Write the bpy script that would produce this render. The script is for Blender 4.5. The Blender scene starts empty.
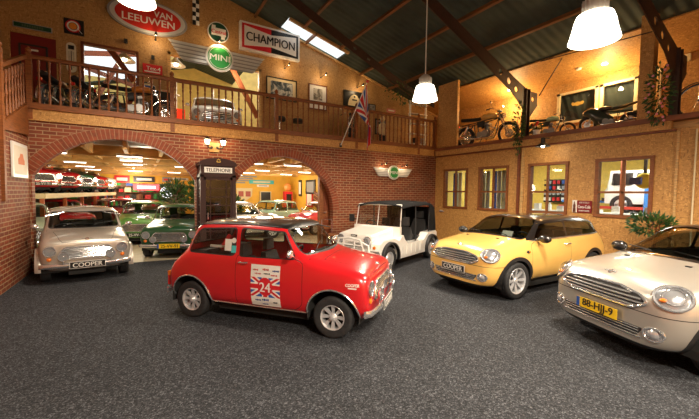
import bpy, bmesh, math, random
from math import sin, cos, pi, radians as rad, sqrt, atan2, hypot
from mathutils import Vector, Matrix
from mathutils.bvhtree import BVHTree
random.seed(7)
SC = bpy.context.scene
COL = SC.collection
V = Vector

# ------------------------------------------------------------ materials
def nodes(name):
    m = bpy.data.materials.new(name); m.use_nodes = True
    nt = m.node_tree; b = nt.nodes.get('Principled BSDF')
    return m, nt, b
def link(nt, a, b): nt.links.new(a, b)
def nd(nt, t, **kw):
    n = nt.nodes.new(t)
    for k, v in kw.items():
        if k in n.inputs: n.inputs[k].default_value = v
        else: setattr(n, k, v)
    return n
def ramp(nt, fac, stops):
    n = nt.nodes.new('ShaderNodeValToRGB'); e = n.color_ramp.elements
    while len(e) < len(stops): e.new(0.5)
    for i, (p, c) in enumerate(stops):
        e[i].position = p; e[i].color = (c[0], c[1], c[2], 1)
    link(nt, fac, n.inputs[0]); return n
MC = {}
def mat(name, col, rough=.5, metal=0, coat=0, emit=0, noise=0, nscale=8, spec=.5, alpha=1, bump=0):
    if name in MC: return MC[name]
    m, nt, b = nodes(name)
    b.inputs['Base Color'].default_value = (*col, 1)
    b.inputs['Roughness'].default_value = rough
    b.inputs['Metallic'].default_value = metal
    b.inputs['Specular IOR Level'].default_value = spec
    b.inputs['Coat Weight'].default_value = coat
    b.inputs['Coat Roughness'].default_value = .04
    if emit:
        b.inputs['Emission Color'].default_value = (*col, 1); b.inputs['Emission Strength'].default_value = emit
    tc = nt.nodes.new('ShaderNodeTexCoord')
    n = nd(nt, 'ShaderNodeTexNoise', Scale=nscale, Detail=4.0)
    link(nt, tc.outputs['Object'], n.inputs['Vector'])
    k = noise if noise else .03
    r = ramp(nt, n.outputs['Fac'], [(.3, [c*(1-k) for c in col]), (.7, [min(1, c*(1+k)) for c in col])])
    link(nt, r.outputs[0], b.inputs['Base Color'])
    if bump:
        bp = nd(nt, 'ShaderNodeBump', Strength=bump, Distance=.01)
        link(nt, n.outputs['Fac'], bp.inputs['Height']); link(nt, bp.outputs[0], b.inputs['Normal'])
    MC[name] = m; return m
def glass(name, tint=(.75, .8, .78), refl=.5, ior=1.5):
    if name in MC: return MC[name]
    m = bpy.data.materials.new(name); m.use_nodes = True; nt = m.node_tree; nt.nodes.clear()
    o = nt.nodes.new('ShaderNodeOutputMaterial'); mx = nt.nodes.new('ShaderNodeMixShader')
    t = nt.nodes.new('ShaderNodeBsdfTransparent'); t.inputs[0].default_value = (*tint, 1)
    g = nt.nodes.new('ShaderNodeBsdfGlossy'); g.inputs['Roughness'].default_value = .02; g.inputs[0].default_value = (1, 1, 1, 1)
    lw = nt.nodes.new('ShaderNodeLayerWeight'); lw.inputs[0].default_value = .5
    pw = nd(nt, 'ShaderNodeMath', operation='POWER'); pw.inputs[1].default_value = 4; link(nt, lw.outputs['Facing'], pw.inputs[0])
    fr = nd(nt, 'ShaderNodeMath', operation='MULTIPLY_ADD'); fr.inputs[1].default_value = .8; fr.inputs[2].default_value = .045 if ior < 1.55 else .08; link(nt, pw.outputs[0], fr.inputs[0])
    link(nt, fr.outputs[0], mx.inputs[0]); link(nt, t.outputs[0], mx.inputs[1]); link(nt, g.outputs[0], mx.inputs[2])
    link(nt, mx.outputs[0], o.inputs[0]); MC[name] = m; return m
def worldpos(nt):
    return nt.nodes.new('ShaderNodeNewGeometry').outputs['Position']
def osb(name, c0=(.33, .155, .04), c1=(.49, .24, .066), c2=(.70, .40, .13)):
    m, nt, b = nodes(name); pos = worldpos(nt)
    outs = []
    for sc in ((1, 1, 3.2), (3.2, 2.6, 1)):
        mp = nd(nt, 'ShaderNodeMapping'); mp.inputs['Scale'].default_value = sc; mp.inputs['Rotation'].default_value = (.35, .4, .3)
        link(nt, pos, mp.inputs['Vector'])
        n0 = nd(nt, 'ShaderNodeTexVoronoi', Scale=17.0); link(nt, mp.outputs[0], n0.inputs['Vector']); outs.append(n0)
    nz = nd(nt, 'ShaderNodeTexNoise', Scale=22.0, Detail=2.0); link(nt, pos, nz.inputs['Vector'])
    st = nd(nt, 'ShaderNodeMath', operation='GREATER_THAN'); st.inputs[1].default_value = .5; link(nt, nz.outputs['Fac'], st.inputs[0])
    mx = nd(nt, 'ShaderNodeMix', data_type='RGBA'); link(nt, st.outputs[0], mx.inputs[0])
    link(nt, outs[0].outputs['Color'], mx.inputs[6]); link(nt, outs[1].outputs['Color'], mx.inputs[7])
    sp = nt.nodes.new('ShaderNodeSeparateColor'); link(nt, mx.outputs[2], sp.inputs[0])
    r = ramp(nt, sp.outputs[0], [(0, c0), (.12, c1), (.75, [a*.6+d*.4 for a, d in zip(c1, c2)]), (1, c2)])
    link(nt, r.outputs[0], b.inputs['Base Color']); b.inputs['Roughness'].default_value = .55
    bp = nd(nt, 'ShaderNodeBump', Strength=.25, Distance=.004); link(nt, sp.outputs[1], bp.inputs['Height']); link(nt, bp.outputs[0], b.inputs['Normal'])
    return m
def brick(name, axis):
    m, nt, b = nodes(name); pos = worldpos(nt)
    s = nt.nodes.new('ShaderNodeSeparateXYZ'); link(nt, pos, s.inputs[0])
    c = nt.nodes.new('ShaderNodeCombineXYZ'); link(nt, s.outputs[axis], c.inputs[0]); link(nt, s.outputs[2], c.inputs[1])
    t = nt.nodes.new('ShaderNodeTexBrick'); link(nt, c.outputs[0], t.inputs['Vector'])
    t.inputs['Scale'].default_value = 1; t.inputs['Brick Width'].default_value = .22; t.inputs['Row Height'].default_value = .0766
    t.inputs['Mortar Size'].default_value = .0095; t.inputs['Mortar Smooth'].default_value = .2; t.inputs['Bias'].default_value = -.1
    t.inputs['Color1'].default_value = (.27, .054, .017, 1); t.inputs['Color2'].default_value = (.16, .033, .012, 1)
    t.inputs['Mortar'].default_value = (.38, .25, .14, 1)
    nz = nd(nt, 'ShaderNodeTexNoise', Scale=3.0, Detail=5.0); link(nt, pos, nz.inputs['Vector'])
    hs = nt.nodes.new('ShaderNodeHueSaturation'); mr = nd(nt, 'ShaderNodeMapRange'); link(nt, nz.outputs['Fac'], mr.inputs[0])
    mr.inputs[3].default_value = .7; mr.inputs[4].default_value = 1.3; link(nt, mr.outputs[0], hs.inputs['Value'])
    link(nt, t.outputs['Color'], hs.inputs['Color']); link(nt, hs.outputs[0], b.inputs['Base Color'])
    b.inputs['Roughness'].default_value = .7
    bp = nd(nt, 'ShaderNodeBump', Strength=.6, Distance=.006, invert=True); link(nt, t.outputs['Fac'], bp.inputs['Height']); link(nt, bp.outputs[0], b.inputs['Normal'])
    return m
def wood(name, col, sc=(1, 1, 12), rough=.4, k=.35):
    if name in MC: return MC[name]
    m, nt, b = nodes(name)
    tc = nt.nodes.new('ShaderNodeTexCoord'); mp = nd(nt, 'ShaderNodeMapping'); mp.inputs['Scale'].default_value = sc
    link(nt, tc.outputs['Object'], mp.inputs[0]); n = nd(nt, 'ShaderNodeTexNoise', Scale=6.0, Detail=6.0); link(nt, mp.outputs[0], n.inputs['Vector'])
    r = ramp(nt, n.outputs['Fac'], [(.3, [c*(1-k) for c in col]), (.7, [min(1, c*(1+k)) for c in col])]); link(nt, r.outputs[0], b.inputs['Base Color'])
    b.inputs['Roughness'].default_value = rough; MC[name] = m; return m
def carpet():
    m, nt, b = nodes('carpet_material'); pos = worldpos(nt); fac = None
    for sc, w_ in ((150.0, .5), (72.0, .5)):
        vo = nd(nt, 'ShaderNodeTexVoronoi', Scale=sc); link(nt, pos, vo.inputs['Vector']); sp = nt.nodes.new('ShaderNodeSeparateColor'); link(nt, vo.outputs['Color'], sp.inputs[0])
        mu = nd(nt, 'ShaderNodeMath', operation='MULTIPLY_ADD'); mu.inputs[1].default_value = w_; link(nt, sp.outputs[0], mu.inputs[0])
        if fac: link(nt, fac, mu.inputs[2])
        else: mu.inputs[2].default_value = 0
        fac = mu.outputs[0]
    n2 = nd(nt, 'ShaderNodeTexNoise', Scale=.8, Detail=4.0); link(nt, pos, n2.inputs['Vector'])
    r = ramp(nt, fac, [(.15, (.008, .009, .011)), (.5, (.026, .028, .033)), (.72, (.055, .058, .067)), (.95, (.15, .155, .175))])
    hs = nt.nodes.new('ShaderNodeHueSaturation'); mr = nd(nt, 'ShaderNodeMapRange'); link(nt, n2.outputs['Fac'], mr.inputs[0])
    mr.inputs[3].default_value = .75; mr.inputs[4].default_value = 1.25; link(nt, mr.outputs[0], hs.inputs['Value']); link(nt, r.outputs[0], hs.inputs['Color'])
    link(nt, hs.outputs[0], b.inputs['Base Color']); b.inputs['Roughness'].default_value = .85; b.inputs['Specular IOR Level'].default_value = .25
    return m
def corrugated(name, col, axis=1, per=.13, rough=.5, metal=0):
    m, nt, b = nodes(name); pos = worldpos(nt)
    s = nt.nodes.new('ShaderNodeSeparateXYZ'); link(nt, pos, s.inputs[0])
    w = nd(nt, 'ShaderNodeMath', operation='MULTIPLY'); w.inputs[1].default_value = 2*pi/per; link(nt, s.outputs[axis], w.inputs[0])
    si = nd(nt, 'ShaderNodeMath', operation='SINE'); link(nt, w.outputs[0], si.inputs[0])
    n = nd(nt, 'ShaderNodeTexNoise', Scale=1.6, Detail=3.0); link(nt, pos, n.inputs['Vector'])
    r = ramp(nt, n.outputs['Fac'], [(.3, [c*.7 for c in col]), (.7, [c*1.3 for c in col])]); link(nt, r.outputs[0], b.inputs['Base Color'])
    bp = nd(nt, 'ShaderNodeBump', Strength=.45, Distance=.025); link(nt, si.outputs[0], bp.inputs['Height']); link(nt, bp.outputs[0], b.inputs['Normal'])
    b.inputs['Roughness'].default_value = rough; b.inputs['Metallic'].default_value = metal
    return m

# ------------------------------------------------------------ mesh builder
class MB:
    def __init__(s): s.v = []; s.f = []; s.m = []; s.M = Matrix()
    def add(s, vs, fs, mi=0):
        o = len(s.v); s.v += [tuple(s.M @ V(p)) for p in vs]; s.f += [tuple(i+o for i in f) for f in fs]; s.m += [mi]*len(fs); return s
    def box(s, c, d, rz=0, mi=0, R=None):
        x, y, z = d[0]/2, d[1]/2, d[2]/2
        M = Matrix.Translation(c) @ (R if R else Matrix.Rotation(rz, 4, 'Z'))
        vs = [M @ V((a*x, b*y, e*z)) for a in (-1, 1) for b in (-1, 1) for e in (-1, 1)]
        return s.add(vs, [(0, 1, 3, 2), (4, 6, 7, 5), (0, 4, 5, 1), (2, 3, 7, 6), (0, 2, 6, 4), (1, 5, 7, 3)], mi)
    def bb(s, a, b, mi=0):
        return s.box([(a[i]+b[i])/2 for i in range(3)], [abs(b[i]-a[i]) for i in range(3)], 0, mi)
    def bar(s, p, q, w, h, mi=0, up=(0, 0, 1)):
        p = V(p); q = V(q); d = q-p; z = d.normalized(); x = z.cross(V(up))
        if x.length < 1e-4: x = z.cross(V((1, 0, 0)))
        x.normalize(); y = z.cross(x)
        R = Matrix((x, y, z)).transposed().to_4x4()
        return s.box((p+q)/2, (w, h, d.length), 0, mi, R)
    def ring(s, c, ax, r, n, ref=None):
        ax = V(ax).normalized(); a = ax.cross(V(ref) if ref else V((0, 0, 1)))
        if a.length < 1e-3: a = ax.cross(V((1, 0, 0)))
        a.normalize(); b = ax.cross(a)
        return [V(c)+a*r*cos(2*pi*i/n)+b*r*sin(2*pi*i/n) for i in range(n)]
    def lathe(s, prof, org=(0, 0, 0), ax=(0, 0, 1), n=16, mi=0, closed=False):
        ax = V(ax).normalized(); rings = [s.ring(V(org)+ax*z, ax, max(r, 1e-4), n) for r, z in prof]
        vs = [p for R in rings for p in R]; fs = []
        k = len(prof)
        for i in range(k if closed else k-1):
            a = i*n; b = ((i+1) % k)*n
            for j in range(n): fs.append((a+j, a+(j+1) % n, b+(j+1) % n, b+j))
        if not closed:
            if prof[0][0] > 1e-3: fs.append(tuple(reversed(range(n))))
            if prof[-1][0] > 1e-3: fs.append(tuple(range((k-1)*n, k*n)))
        return s.add(vs, fs, mi)
    def cyl(s, p, q, r, r2=None, n=12, mi=0):
        p = V(p); q = V(q)
        return s.lathe([(r, 0), (r if r2 is None else r2, (q-p).length)], p, q-p, n, mi)
    def tube(s, pts, r, n=8, mi=0, closed=False):
        P = [V(p) for p in pts]; N = len(P); rings = []
        ref = None
        for i in range(N):
            if closed: d = P[(i+1) % N]-P[i-1]
            else: d = P[min(i+1, N-1)]-P[max(i-1, 0)]
            d.normalize()
            if ref is None:
                ref = d.cross(V((0, 0, 1)))
                if ref.length < .1: ref = d.cross(V((1, 0, 0)))
            a = (ref-d*ref.dot(d)).normalized(); ref = a; b = d.cross(a)
            rr = r[i] if isinstance(r, (list, tuple)) else r
            rings.append([P[i]+a*rr*cos(2*pi*k/n)+b*rr*sin(2*pi*k/n) for k in range(n)])
        vs = [p for R in rings for p in R]; fs = []
        for i in range(N if closed else N-1):
            a = i*n; b = ((i+1) % N)*n
            for j in range(n): fs.append((a+j, a+(j+1) % n, b+(j+1) % n, b+j))
        if not closed: fs += [tuple(reversed(range(n))), tuple(range((N-1)*n, N*n))]
        return s.add(vs, fs, mi)
    def torus(s, c, ax, R, r, n=24, k=8, mi=0, sc=None):
        pts = s.ring(c, ax, R, n)
        if sc: pts = [V(c)+V([(p-V(c))[i]*sc[i] for i in range(3)]) for p in pts]
        return s.tube(pts, r, k, mi, True)
    def sph(s, c, r, n=12, k=8, mi=0):
        if not isinstance(r, (list, tuple)): r = (r, r, r)
        vs = []; fs = []
        for i in range(k+1):
            t = pi*i/k
            for j in range(n): vs.append((c[0]+r[0]*sin(t)*cos(2*pi*j/n), c[1]+r[1]*sin(t)*sin(2*pi*j/n), c[2]+r[2]*cos(t)))
        for i in range(k):
            for j in range(n): fs.append((i*n+j, (i+1)*n+j, (i+1)*n+(j+1) % n, i*n+(j+1) % n))
        return s.add(vs, fs, mi)
    def prism(s, poly, vec, mi=0):   # poly 3D points, extruded by vec
        n = len(poly); vec = V(vec); vs = [V(p) for p in poly]+[V(p)+vec for p in poly]
        fs = [tuple(range(n)), tuple(reversed(range(n, 2*n)))]+[(i, i+n, (i+1) % n+n, (i+1) % n) for i in range(n)]
        return s.add(vs, fs, mi)
    def quad(s, *p, mi=0): return s.add(list(p), [tuple(range(len(p)))], mi)
    def loft(s, rings, mi=0, cap=True, closed=True):
        n = len(rings[0]); vs = [p for R in rings for p in R]; fs = []
        for i in range(len(rings)-1):
            for j in range(n if closed else n-1): fs.append((i*n+j, i*n+(j+1) % n, (i+1)*n+(j+1) % n, (i+1)*n+j))
        if cap: fs += [tuple(reversed(range(n))), tuple(range((len(rings)-1)*n, len(rings)*n))]
        return s.add(vs, fs, mi)
    def text(s, txt, M, size=1, depth=.004, mi=0, width=None, xscale=1, space=1):
        c = bpy.data.curves.new('t', 'FONT'); c.body = txt; c.size = size; c.extrude = depth/2; c.align_x = 'CENTER'; c.align_y = 'CENTER'
        c.space_character = space; c.resolution_u = 3
        o = bpy.data.objects.new('t', c); COL.objects.link(o); dg = bpy.context.evaluated_depsgraph_get(); dg.update()
        me = bpy.data.meshes.new_from_object(o.evaluated_get(dg)); pts = [v.co.copy() for v in me.vertices]
        if not pts:
            bpy.data.objects.remove(o); return s
        xs = [p.x for p in pts]; ys = [p.y for p in pts]; w = max(xs)-min(xs); cxx = (max(xs)+min(xs))/2; cyy = (max(ys)+min(ys))/2
        k = width/w if width else xscale
        for dx in (-.016, 0, .016): s.add([M @ V(((p.x-cxx)*k+dx*size, p.y-cyy, p.z+dx*.02*size)) for p in pts], [tuple(p.vertices) for p in me.polygons], mi)
        bpy.data.objects.remove(o); bpy.data.meshes.remove(me); bpy.data.curves.remove(c); return s
    def mesh(s, name, mats, smooth=None):
        me = bpy.data.meshes.new(name); me.from_pydata(s.v, [], s.f)
        if not isinstance(mats, (list, tuple)): mats = [mats]
        for m in mats: me.materials.append(m)
        me.polygons.foreach_set('material_index', s.m)
        bm = bmesh.new(); bm.from_mesh(me); bmesh.ops.recalc_face_normals(bm, faces=bm.faces); bm.to_mesh(me); bm.free()
        if smooth is not None:
            me.shade_smooth(); me.set_sharp_from_angle(angle=rad(smooth))
        me.update(); return me
    def build(s, name, mats, parent=None, smooth=35, loc=None, rz=0):
        o = bpy.data.objects.new(name, s.mesh(name, mats, smooth)); COL.objects.link(o); o.parent = parent
        if loc: o.location = loc
        if rz: o.rotation_euler.z = rz
        return o
def tag(o, label=None, cat=None, group=None, kind=None):
    if label: o['label'] = label
    if cat: o['category'] = cat
    if group: o['group'] = group
    if kind: o['kind'] = kind
    return o
def thing(name, label, cat, loc=(0, 0, 0), rz=0, group=None):
    o = bpy.data.objects.new(name, None); COL.objects.link(o); o.empty_display_size = .1
    o.location = loc; o.rotation_euler.z = rz; return tag(o, label, cat, group)
def struct(mb, name, mats, smooth=None): return tag(mb.build(name, mats, None, smooth), kind='structure')
KIDS = {}
def copy_tree(o, parent=None):
    c = o.copy(); COL.objects.link(c); c.parent = parent
    for ch in o.children: copy_tree(ch, c)
    return c
def facing(loc, x, up=(0, 0, 1)):   # matrix: local x->x dir, local y->up, normal = x cross up
    x = V(x).normalized(); y = V(up).normalized(); z = x.cross(y)
    M = Matrix((x, y, z)).transposed().to_4x4(); M.translation = V(loc); return M
def rrect(x0, y0, x1, y1, r, n=3):
    o = []
    for cx_, cy_, a in ((x1-r, y1-r, 0), (x0+r, y1-r, 90), (x0+r, y0+r, 180), (x1-r, y0+r, 270)):
        for i in range(n+1): t = rad(a+90*i/n); o.append((cx_+r*cos(t), cy_+r*sin(t)))
    return o
def rpoly(P, r, n=3):   # round the corners of a polygon
    o = []; N = len(P)
    for i in range(N):
        a, b, c = V(P[i-1]), V(P[i]), V(P[(i+1) % N]); u = (a-b); w = (c-b)
        k = min(r, u.length*.45, w.length*.45); p = b+u.normalized()*k; q = b+w.normalized()*k
        for j in range(n+1): t = j/n; x = p*(1-t)**2+b*2*t*(1-t)+q*t*t; o.append((x[0], x[1]))
    return o
def offp(P, d):   # offset polygon outward (ccw)
    N = len(P); o = []; A = sum(P[i-1][0]*P[i][1]-P[i][0]*P[i-1][1] for i in range(N)); s = 1 if A > 0 else -1
    for i in range(N):
        a, b, c = V(P[i-1]), V(P[i]), V(P[(i+1) % N]); u = (b-a).normalized(); w = (c-b).normalized()
        n = V((u[1]+w[1], -(u[0]+w[0])))
        if n.length < 1e-6: n = V((u[1], -u[0]))
        n.normalize(); k = max(.5, n.dot(V((u[1], -u[0])))); q = b+n*d*s/k; o.append((q[0], q[1]))
    return o
def circ(cx_, cy_, r, n=24, ry=None): return [(cx_+r*cos(2*pi*i/n), cy_+(ry or r)*sin(2*pi*i/n)) for i in range(n)]
def inside(p, P):
    x, y = p; c = False; j = len(P)-1
    for i in range(len(P)):
        if (P[i][1] > y) != (P[j][1] > y) and x < (P[j][0]-P[i][0])*(y-P[i][1])/(P[j][1]-P[i][1])+P[i][0]: c = not c
        j = i
    return c
AX = {'x': (1, 2), 'y': (0, 2), 'z': (0, 1)}
def imprint(bm, P, axis, mi, reg=None, src=None):
    a, b = AX[axis]; x0 = min(p[0] for p in P)-.001; x1 = max(p[0] for p in P)+.001; y0 = min(p[1] for p in P)-.001; y1 = max(p[1] for p in P)+.001
    def near(f):
        if reg and not reg(f.calc_center_median()): return False
        if src is not None and f.material_index not in src: return False
        xs = [v.co[a] for v in f.verts]; ys = [v.co[b] for v in f.verts]
        return max(xs) >= x0 and min(xs) <= x1 and max(ys) >= y0 and min(ys) <= y1
    fs = [f for f in bm.faces if near(f)]
    for i in range(len(P)):
        p, q = P[i-1], P[i]
        d = V(q)-V(p)
        if d.length < 1e-6: continue
        n = V((0, 0, 0)); n[a] = d[1]; n[b] = -d[0]; co = V((0, 0, 0)); co[a] = p[0]; co[b] = p[1]
        ge = set(fs)
        for f in fs: ge.update(f.edges); ge.update(f.verts)
        r = bmesh.ops.bisect_plane(bm, geom=list(ge), dist=1e-5, plane_co=co, plane_no=n)
        fs = [g for g in r['geom'] if isinstance(g, bmesh.types.BMFace)]
        fs = [f for f in fs if near(f)]
    for f in fs:
        c = f.calc_center_median()
        if inside((c[a], c[b]), P): f.material_index = mi
def split(bm, idx, name, mats, parent, remap=None, keep=None, thick=0, smooth=40):
    me = bpy.data.meshes.new(name); b2 = bm.copy()
    bmesh.ops.delete(b2, geom=[f for f in b2.faces if f.material_index not in idx or (keep and not keep(f.calc_center_median()))], context='FACES')
    for f in b2.faces: f.material_index = idx.index(f.material_index); f.smooth = True
    if thick: 
        bmesh.ops.solidify(b2, geom=list(b2.faces), thickness=thick)
    b2.to_mesh(me); b2.free()
    for m in mats: me.materials.append(m)
    me.shade_smooth(); me.set_sharp_from_angle(angle=rad(smooth))
    o = bpy.data.objects.new(name, me); COL.objects.link(o); o.parent = parent; return o
# ------------------------------------------------------------ shared car materials
CHROME = mat('chrome', (.88, .88, .90), .16, .86); RUBBER = mat('tyre_rubber', (.022, .022, .024), .75, noise=.3, nscale=30)
BLACK = mat('black_plastic', (.018, .018, .02), .5); SEAM = mat('panel_gap', (.01, .008, .008), .8)
ALLOY = mat('silver_alloy', (.78, .79, .82), .32, .55); GLASS = glass('car_glass', (.80, .83, .81)); LENS = glass('lamp_lens', (.96, .97, .98), ior=1.6)
REFL = mat('lamp_reflector', (.66, .68, .72), .18, .65); TINT = glass('tinted_glass', (.42, .45, .43)); ENG = mat('engine_metal', (.30, .29, .28), .35, .8); AMBER = mat('amber_lens', (.85, .22, .02), .2, coat=.5); REDL = mat('red_lens', (.6, .02, .02), .2, coat=.5)
SEATM = mat('black_seat_fabric', (.03, .03, .032), .8); WHITE = mat('white_paint', (.85, .84, .8), .35); DARKIN = mat('dark_interior', (.02, .018, .016), .7)
YPLATE = mat('yellow_plate', (.95, .62, .02), .4); BLUE = mat('blue_print', (.03, .10, .42), .4); REDP = mat('red_print', (.65, .02, .03), .4)
BPLATE = mat('black_plate', (.012, .012, .012), .35); MATTE = mat('matt_black', (.02, .02, .02), .9)
def paint(name, c, metal=0, rough=.28): return mat(name, c, rough, metal, coat=1, noise=.015)
P_RED = paint('red_car_paint', (.62, .012, .018)); P_SILV = paint('pale_silver_paint', (.62, .57, .51), .6, .32); P_YEL = paint('mellow_yellow_paint', (.86, .52, .14))
P_GRN = paint('almond_green_paint', (.12, .30, .07)); P_DGRN = paint('dark_green_paint', (.012, .075, .025)); P_WHT = paint('white_car_paint', (.84, .82, .78))
P_BLK = paint('black_roof_paint', (.012, .01, .01)); P_SILV2 = paint('champagne_silver_paint', (.60, .56, .50), .62, .32)
P_PINK = paint('raspberry_car_paint', (.75, .06, .10)); P_MINT = paint('mint_car_paint', (.42, .68, .52)); P_MAR = paint('maroon_car_paint', (.30, .01, .02))

def cage(st, lv=2):
    n = len(st[0][1]); vs = []; fs = []
    def row(x, pts): return [(x, y, z) for y, z in pts]+[(x, -y, z) for y, z in reversed(pts[1:-1])]
    rows = [row(x, p) for x, p in st]; k = len(rows[0])
    for r in rows: vs += r
    for i in range(len(rows)-1):
        for j in range(k): fs.append((i*k+j, i*k+(j+1) % k, (i+1)*k+(j+1) % k, (i+1)*k+j))
    for base, fl in ((0, False), ((len(rows)-1)*k, True)):   # end caps: strips between left and right
        for j in range(n-1):
            a, b = base+j, base+j+1; c = base+(k-j-1) % k; d = base+(k-j) % k
            q = [a, b, c, d]; q = [x for i, x in enumerate(q) if x not in q[:i]]
            if len(q) >= 3: fs.append(tuple(q) if fl else tuple(reversed(q)))
    me = bpy.data.meshes.new('cage'); me.from_pydata(vs, [], fs)
    o = bpy.data.objects.new('cage', me); COL.objects.link(o)
    m = o.modifiers.new('s', 'SUBSURF'); m.levels = lv; m.render_levels = lv
    dg = bpy.context.evaluated_depsgraph_get(); dg.update()
    bm = bmesh.new(); bm.from_mesh(o.evaluated_get(dg).to_mesh()); bpy.data.objects.remove(o)
    bmesh.ops.recalc_face_normals(bm, faces=bm.faces); return bm
class Surf:
    def __init__(s, bm): s.t = BVHTree.FromBMesh(bm)
    def y(s, x, z, sg=-1):
        h = s.t.ray_cast(V((x, sg*3, z)), V((0, -sg, 0)))[0]; return h.y if h else sg*.6
    def x(s, y, z, sg=1):
        h = s.t.ray_cast(V((sg*4, y, z)), V((-sg, 0, 0)))[0]; return h.x if h else sg*1.4
    def z(s, x, y):
        h = s.t.ray_cast(V((x, y, 4)), V((0, 0, -1)))[0]; return h.z if h else 0
    def near(s, p): h = s.t.find_nearest(V(p)); return h[0], h[1]
    def disc(s, mb, c, ra, rb, off, bulge=0, n=20, k=4, mi=0, up=(0, 0, 1), ring=None, rr=.01):
        p, nn = s.near(c); a = V(up).cross(nn).normalized(); b = nn.cross(a); vs = [p+nn*(off+bulge)]; fs = []
        for i in range(1, k+1):
            t = i/k
            for j in range(n):
                q = p+a*ra*t*cos(2*pi*j/n)+b*rb*t*sin(2*pi*j/n); h, hn = s.near(q); vs.append(h+hn*(off+bulge*(1-t*t)))
        for j in range(n): fs.append((0, 1+j, 1+(j+1) % n))
        for i in range(k-1):
            for j in range(n): fs.append((1+i*n+j, 1+(i+1)*n+j, 1+(i+1)*n+(j+1) % n, 1+i*n+(j+1) % n))
        if ring is not None: mb.tube(vs[-n:], rr, 6, ring, True)
        else: mb.add(vs, fs, mi)
        return p, nn
def lamp_unit(parent, name, c, d, r, ring=CHROME, lens=LENS, depth=.05):
    mb = MB(); d = V(d).normalized(); c = V(c)
    mb.lathe([(r*.5, -depth), (r*.98, -depth*.6), (r*1.1, 0), (r*1.06, .012), (r*.92, .012), (r*.88, 0), (r*.55, -.02), (.01, -.03)], c, d, 20, 0)
    o = mb.build(name, [ring], parent, 50)
    m2 = MB(); m2.lathe([(r*.9, .003), (r*.7, .016), (r*.35, .024), (.001, .027)], c, d, 16); m2.build('lens', [lens], o, 60)
    m3 = MB(); m3.lathe([(r*.88, -.001), (r*.5, -.012), (r*.2, -.016), (.001, -.017)], c, d, 18); m3.build('reflector', [REFL], o, 60); return o
def plate(parent, c, w, h, txt, base, ink, strip=None, M=None, tw=None, border=None):
    mb = MB(); M = M or facing(c, (0, 1, 0)); mb.M = M
    if border: mb.box((0, 0, -.001), (w+.016, h+.016, .006), mi=2)
    mb.box((0, 0, 0), (w, h, .008))
    x = 0
    if strip: mb.box((-w/2+.022, 0, .004), (.042, h*.98, .004), mi=2); x = .02; 
    mb.text(txt, Matrix.Translation((x, 0, .006)), h*1.05, .003, 1, width=(tw or (w*.84-(.05 if strip else 0))))
    return mb.build('number_plate', [base, ink, strip or border or ink], parent)
def wheel(parent, c, R, w, side, style='minilite', rr=.58):
    s = side; mb = MB(); x0 = -w/2; ri = R*rr
    prof = [(ri, -w*.42), (R*.86, -w*.5), (R*.95, -w*.46), (R, -w*.36), (R, -w*.2), (R*.985, -w*.18), (R, -w*.16), (R, -.01), (R*.985, 0), (R, .01), (R, w*.16), (R*.985, w*.18), (R, w*.2), (R, w*.36), (R*.95, w*.46), (R*.86, w*.5), (ri, w*.42), (ri, 0)]
    mb.lathe(prof, (0, 0, 0), (0, s, 0), 40, closed=True); o = mb.build('wheel', RUBBER, parent, 40, loc=c)
    rm = MB(); f = w*.3
    rm.lathe([(ri*1.03, -w*.4), (ri*1.05, w*.40), (ri*1.0, w*.44), (ri*.93, w*.40), (ri*.90, w*.1), (ri*.9, -w*.38)], (0, 0, 0), (0, s, 0), 32, closed=True)
    if style == 'minilite':
        for i in range(8):
            a = 2*pi*i/8; d = V((cos(a), 0, sin(a))); t = V((-sin(a), 0, cos(a)))
            p = d*ri*.22; q = d*ri*.95; y0 = V((0, s*f*.75, 0)); y1 = V((0, s*w*.30, 0))
            rm.prism([p+t*.013+y0, p-t*.013+y0, q-t*.024+y1, q+t*.024+y1], (0, -s*.02, 0))
        rm.lathe([(ri*.34, -.02), (ri*.34, .012), (ri*.2, .03), (ri*.17, .045), (.001, .048)], (0, s*f*.7, 0), (0, s, 0), 16)
        for i in range(4): a = pi/4+i*pi/2; rm.sph((cos(a)*ri*.27, s*(f*.7+.016), sin(a)*ri*.27), .009, 6, 4)
    elif style == 'turbine':
        for i in range(8):
            a = 2*pi*i/8
            for k in (0,):
                d = V((cos(a), 0, sin(a))); t = V((-sin(a), 0, cos(a)))
                rm.prism([d*ri*.2+t*.014+V((0, s*f*.7, 0)), d*ri*.2-t*.014+V((0, s*f*.7, 0)), d*ri*.96-t*.026+V((0, s*w*.36, 0)), d*ri*.96+t*.026+V((0, s*w*.36, 0))], (0, -s*.03, 0))
        rm.lathe([(ri*.26, -.03), (ri*.26, .0), (ri*.2, .015), (.001, .02)], (0, s*f*.75, 0), (0, s, 0), 16)
    else:
        rm.lathe([(ri*.92, 0), (ri*.8, .01), (ri*.6, .05), (ri*.3, .06), (.001, .055)], (0, 0, 0), (0, s, 0), 24)
        for i in range(12): a = 2*pi*i/12; rm.sph((cos(a)*ri*.72, s*.035, sin(a)*ri*.72), .014, 6, 4)
    rm.build('rim', ALLOY, o, 35)
    dk = MB(); dk.lathe([(ri*.9, 0), (.001, 0.001)], (0, -s*w*.15, 0), (0, s, 0), 24); dk.build('brake_disc', DARKIN, o); return o
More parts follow.
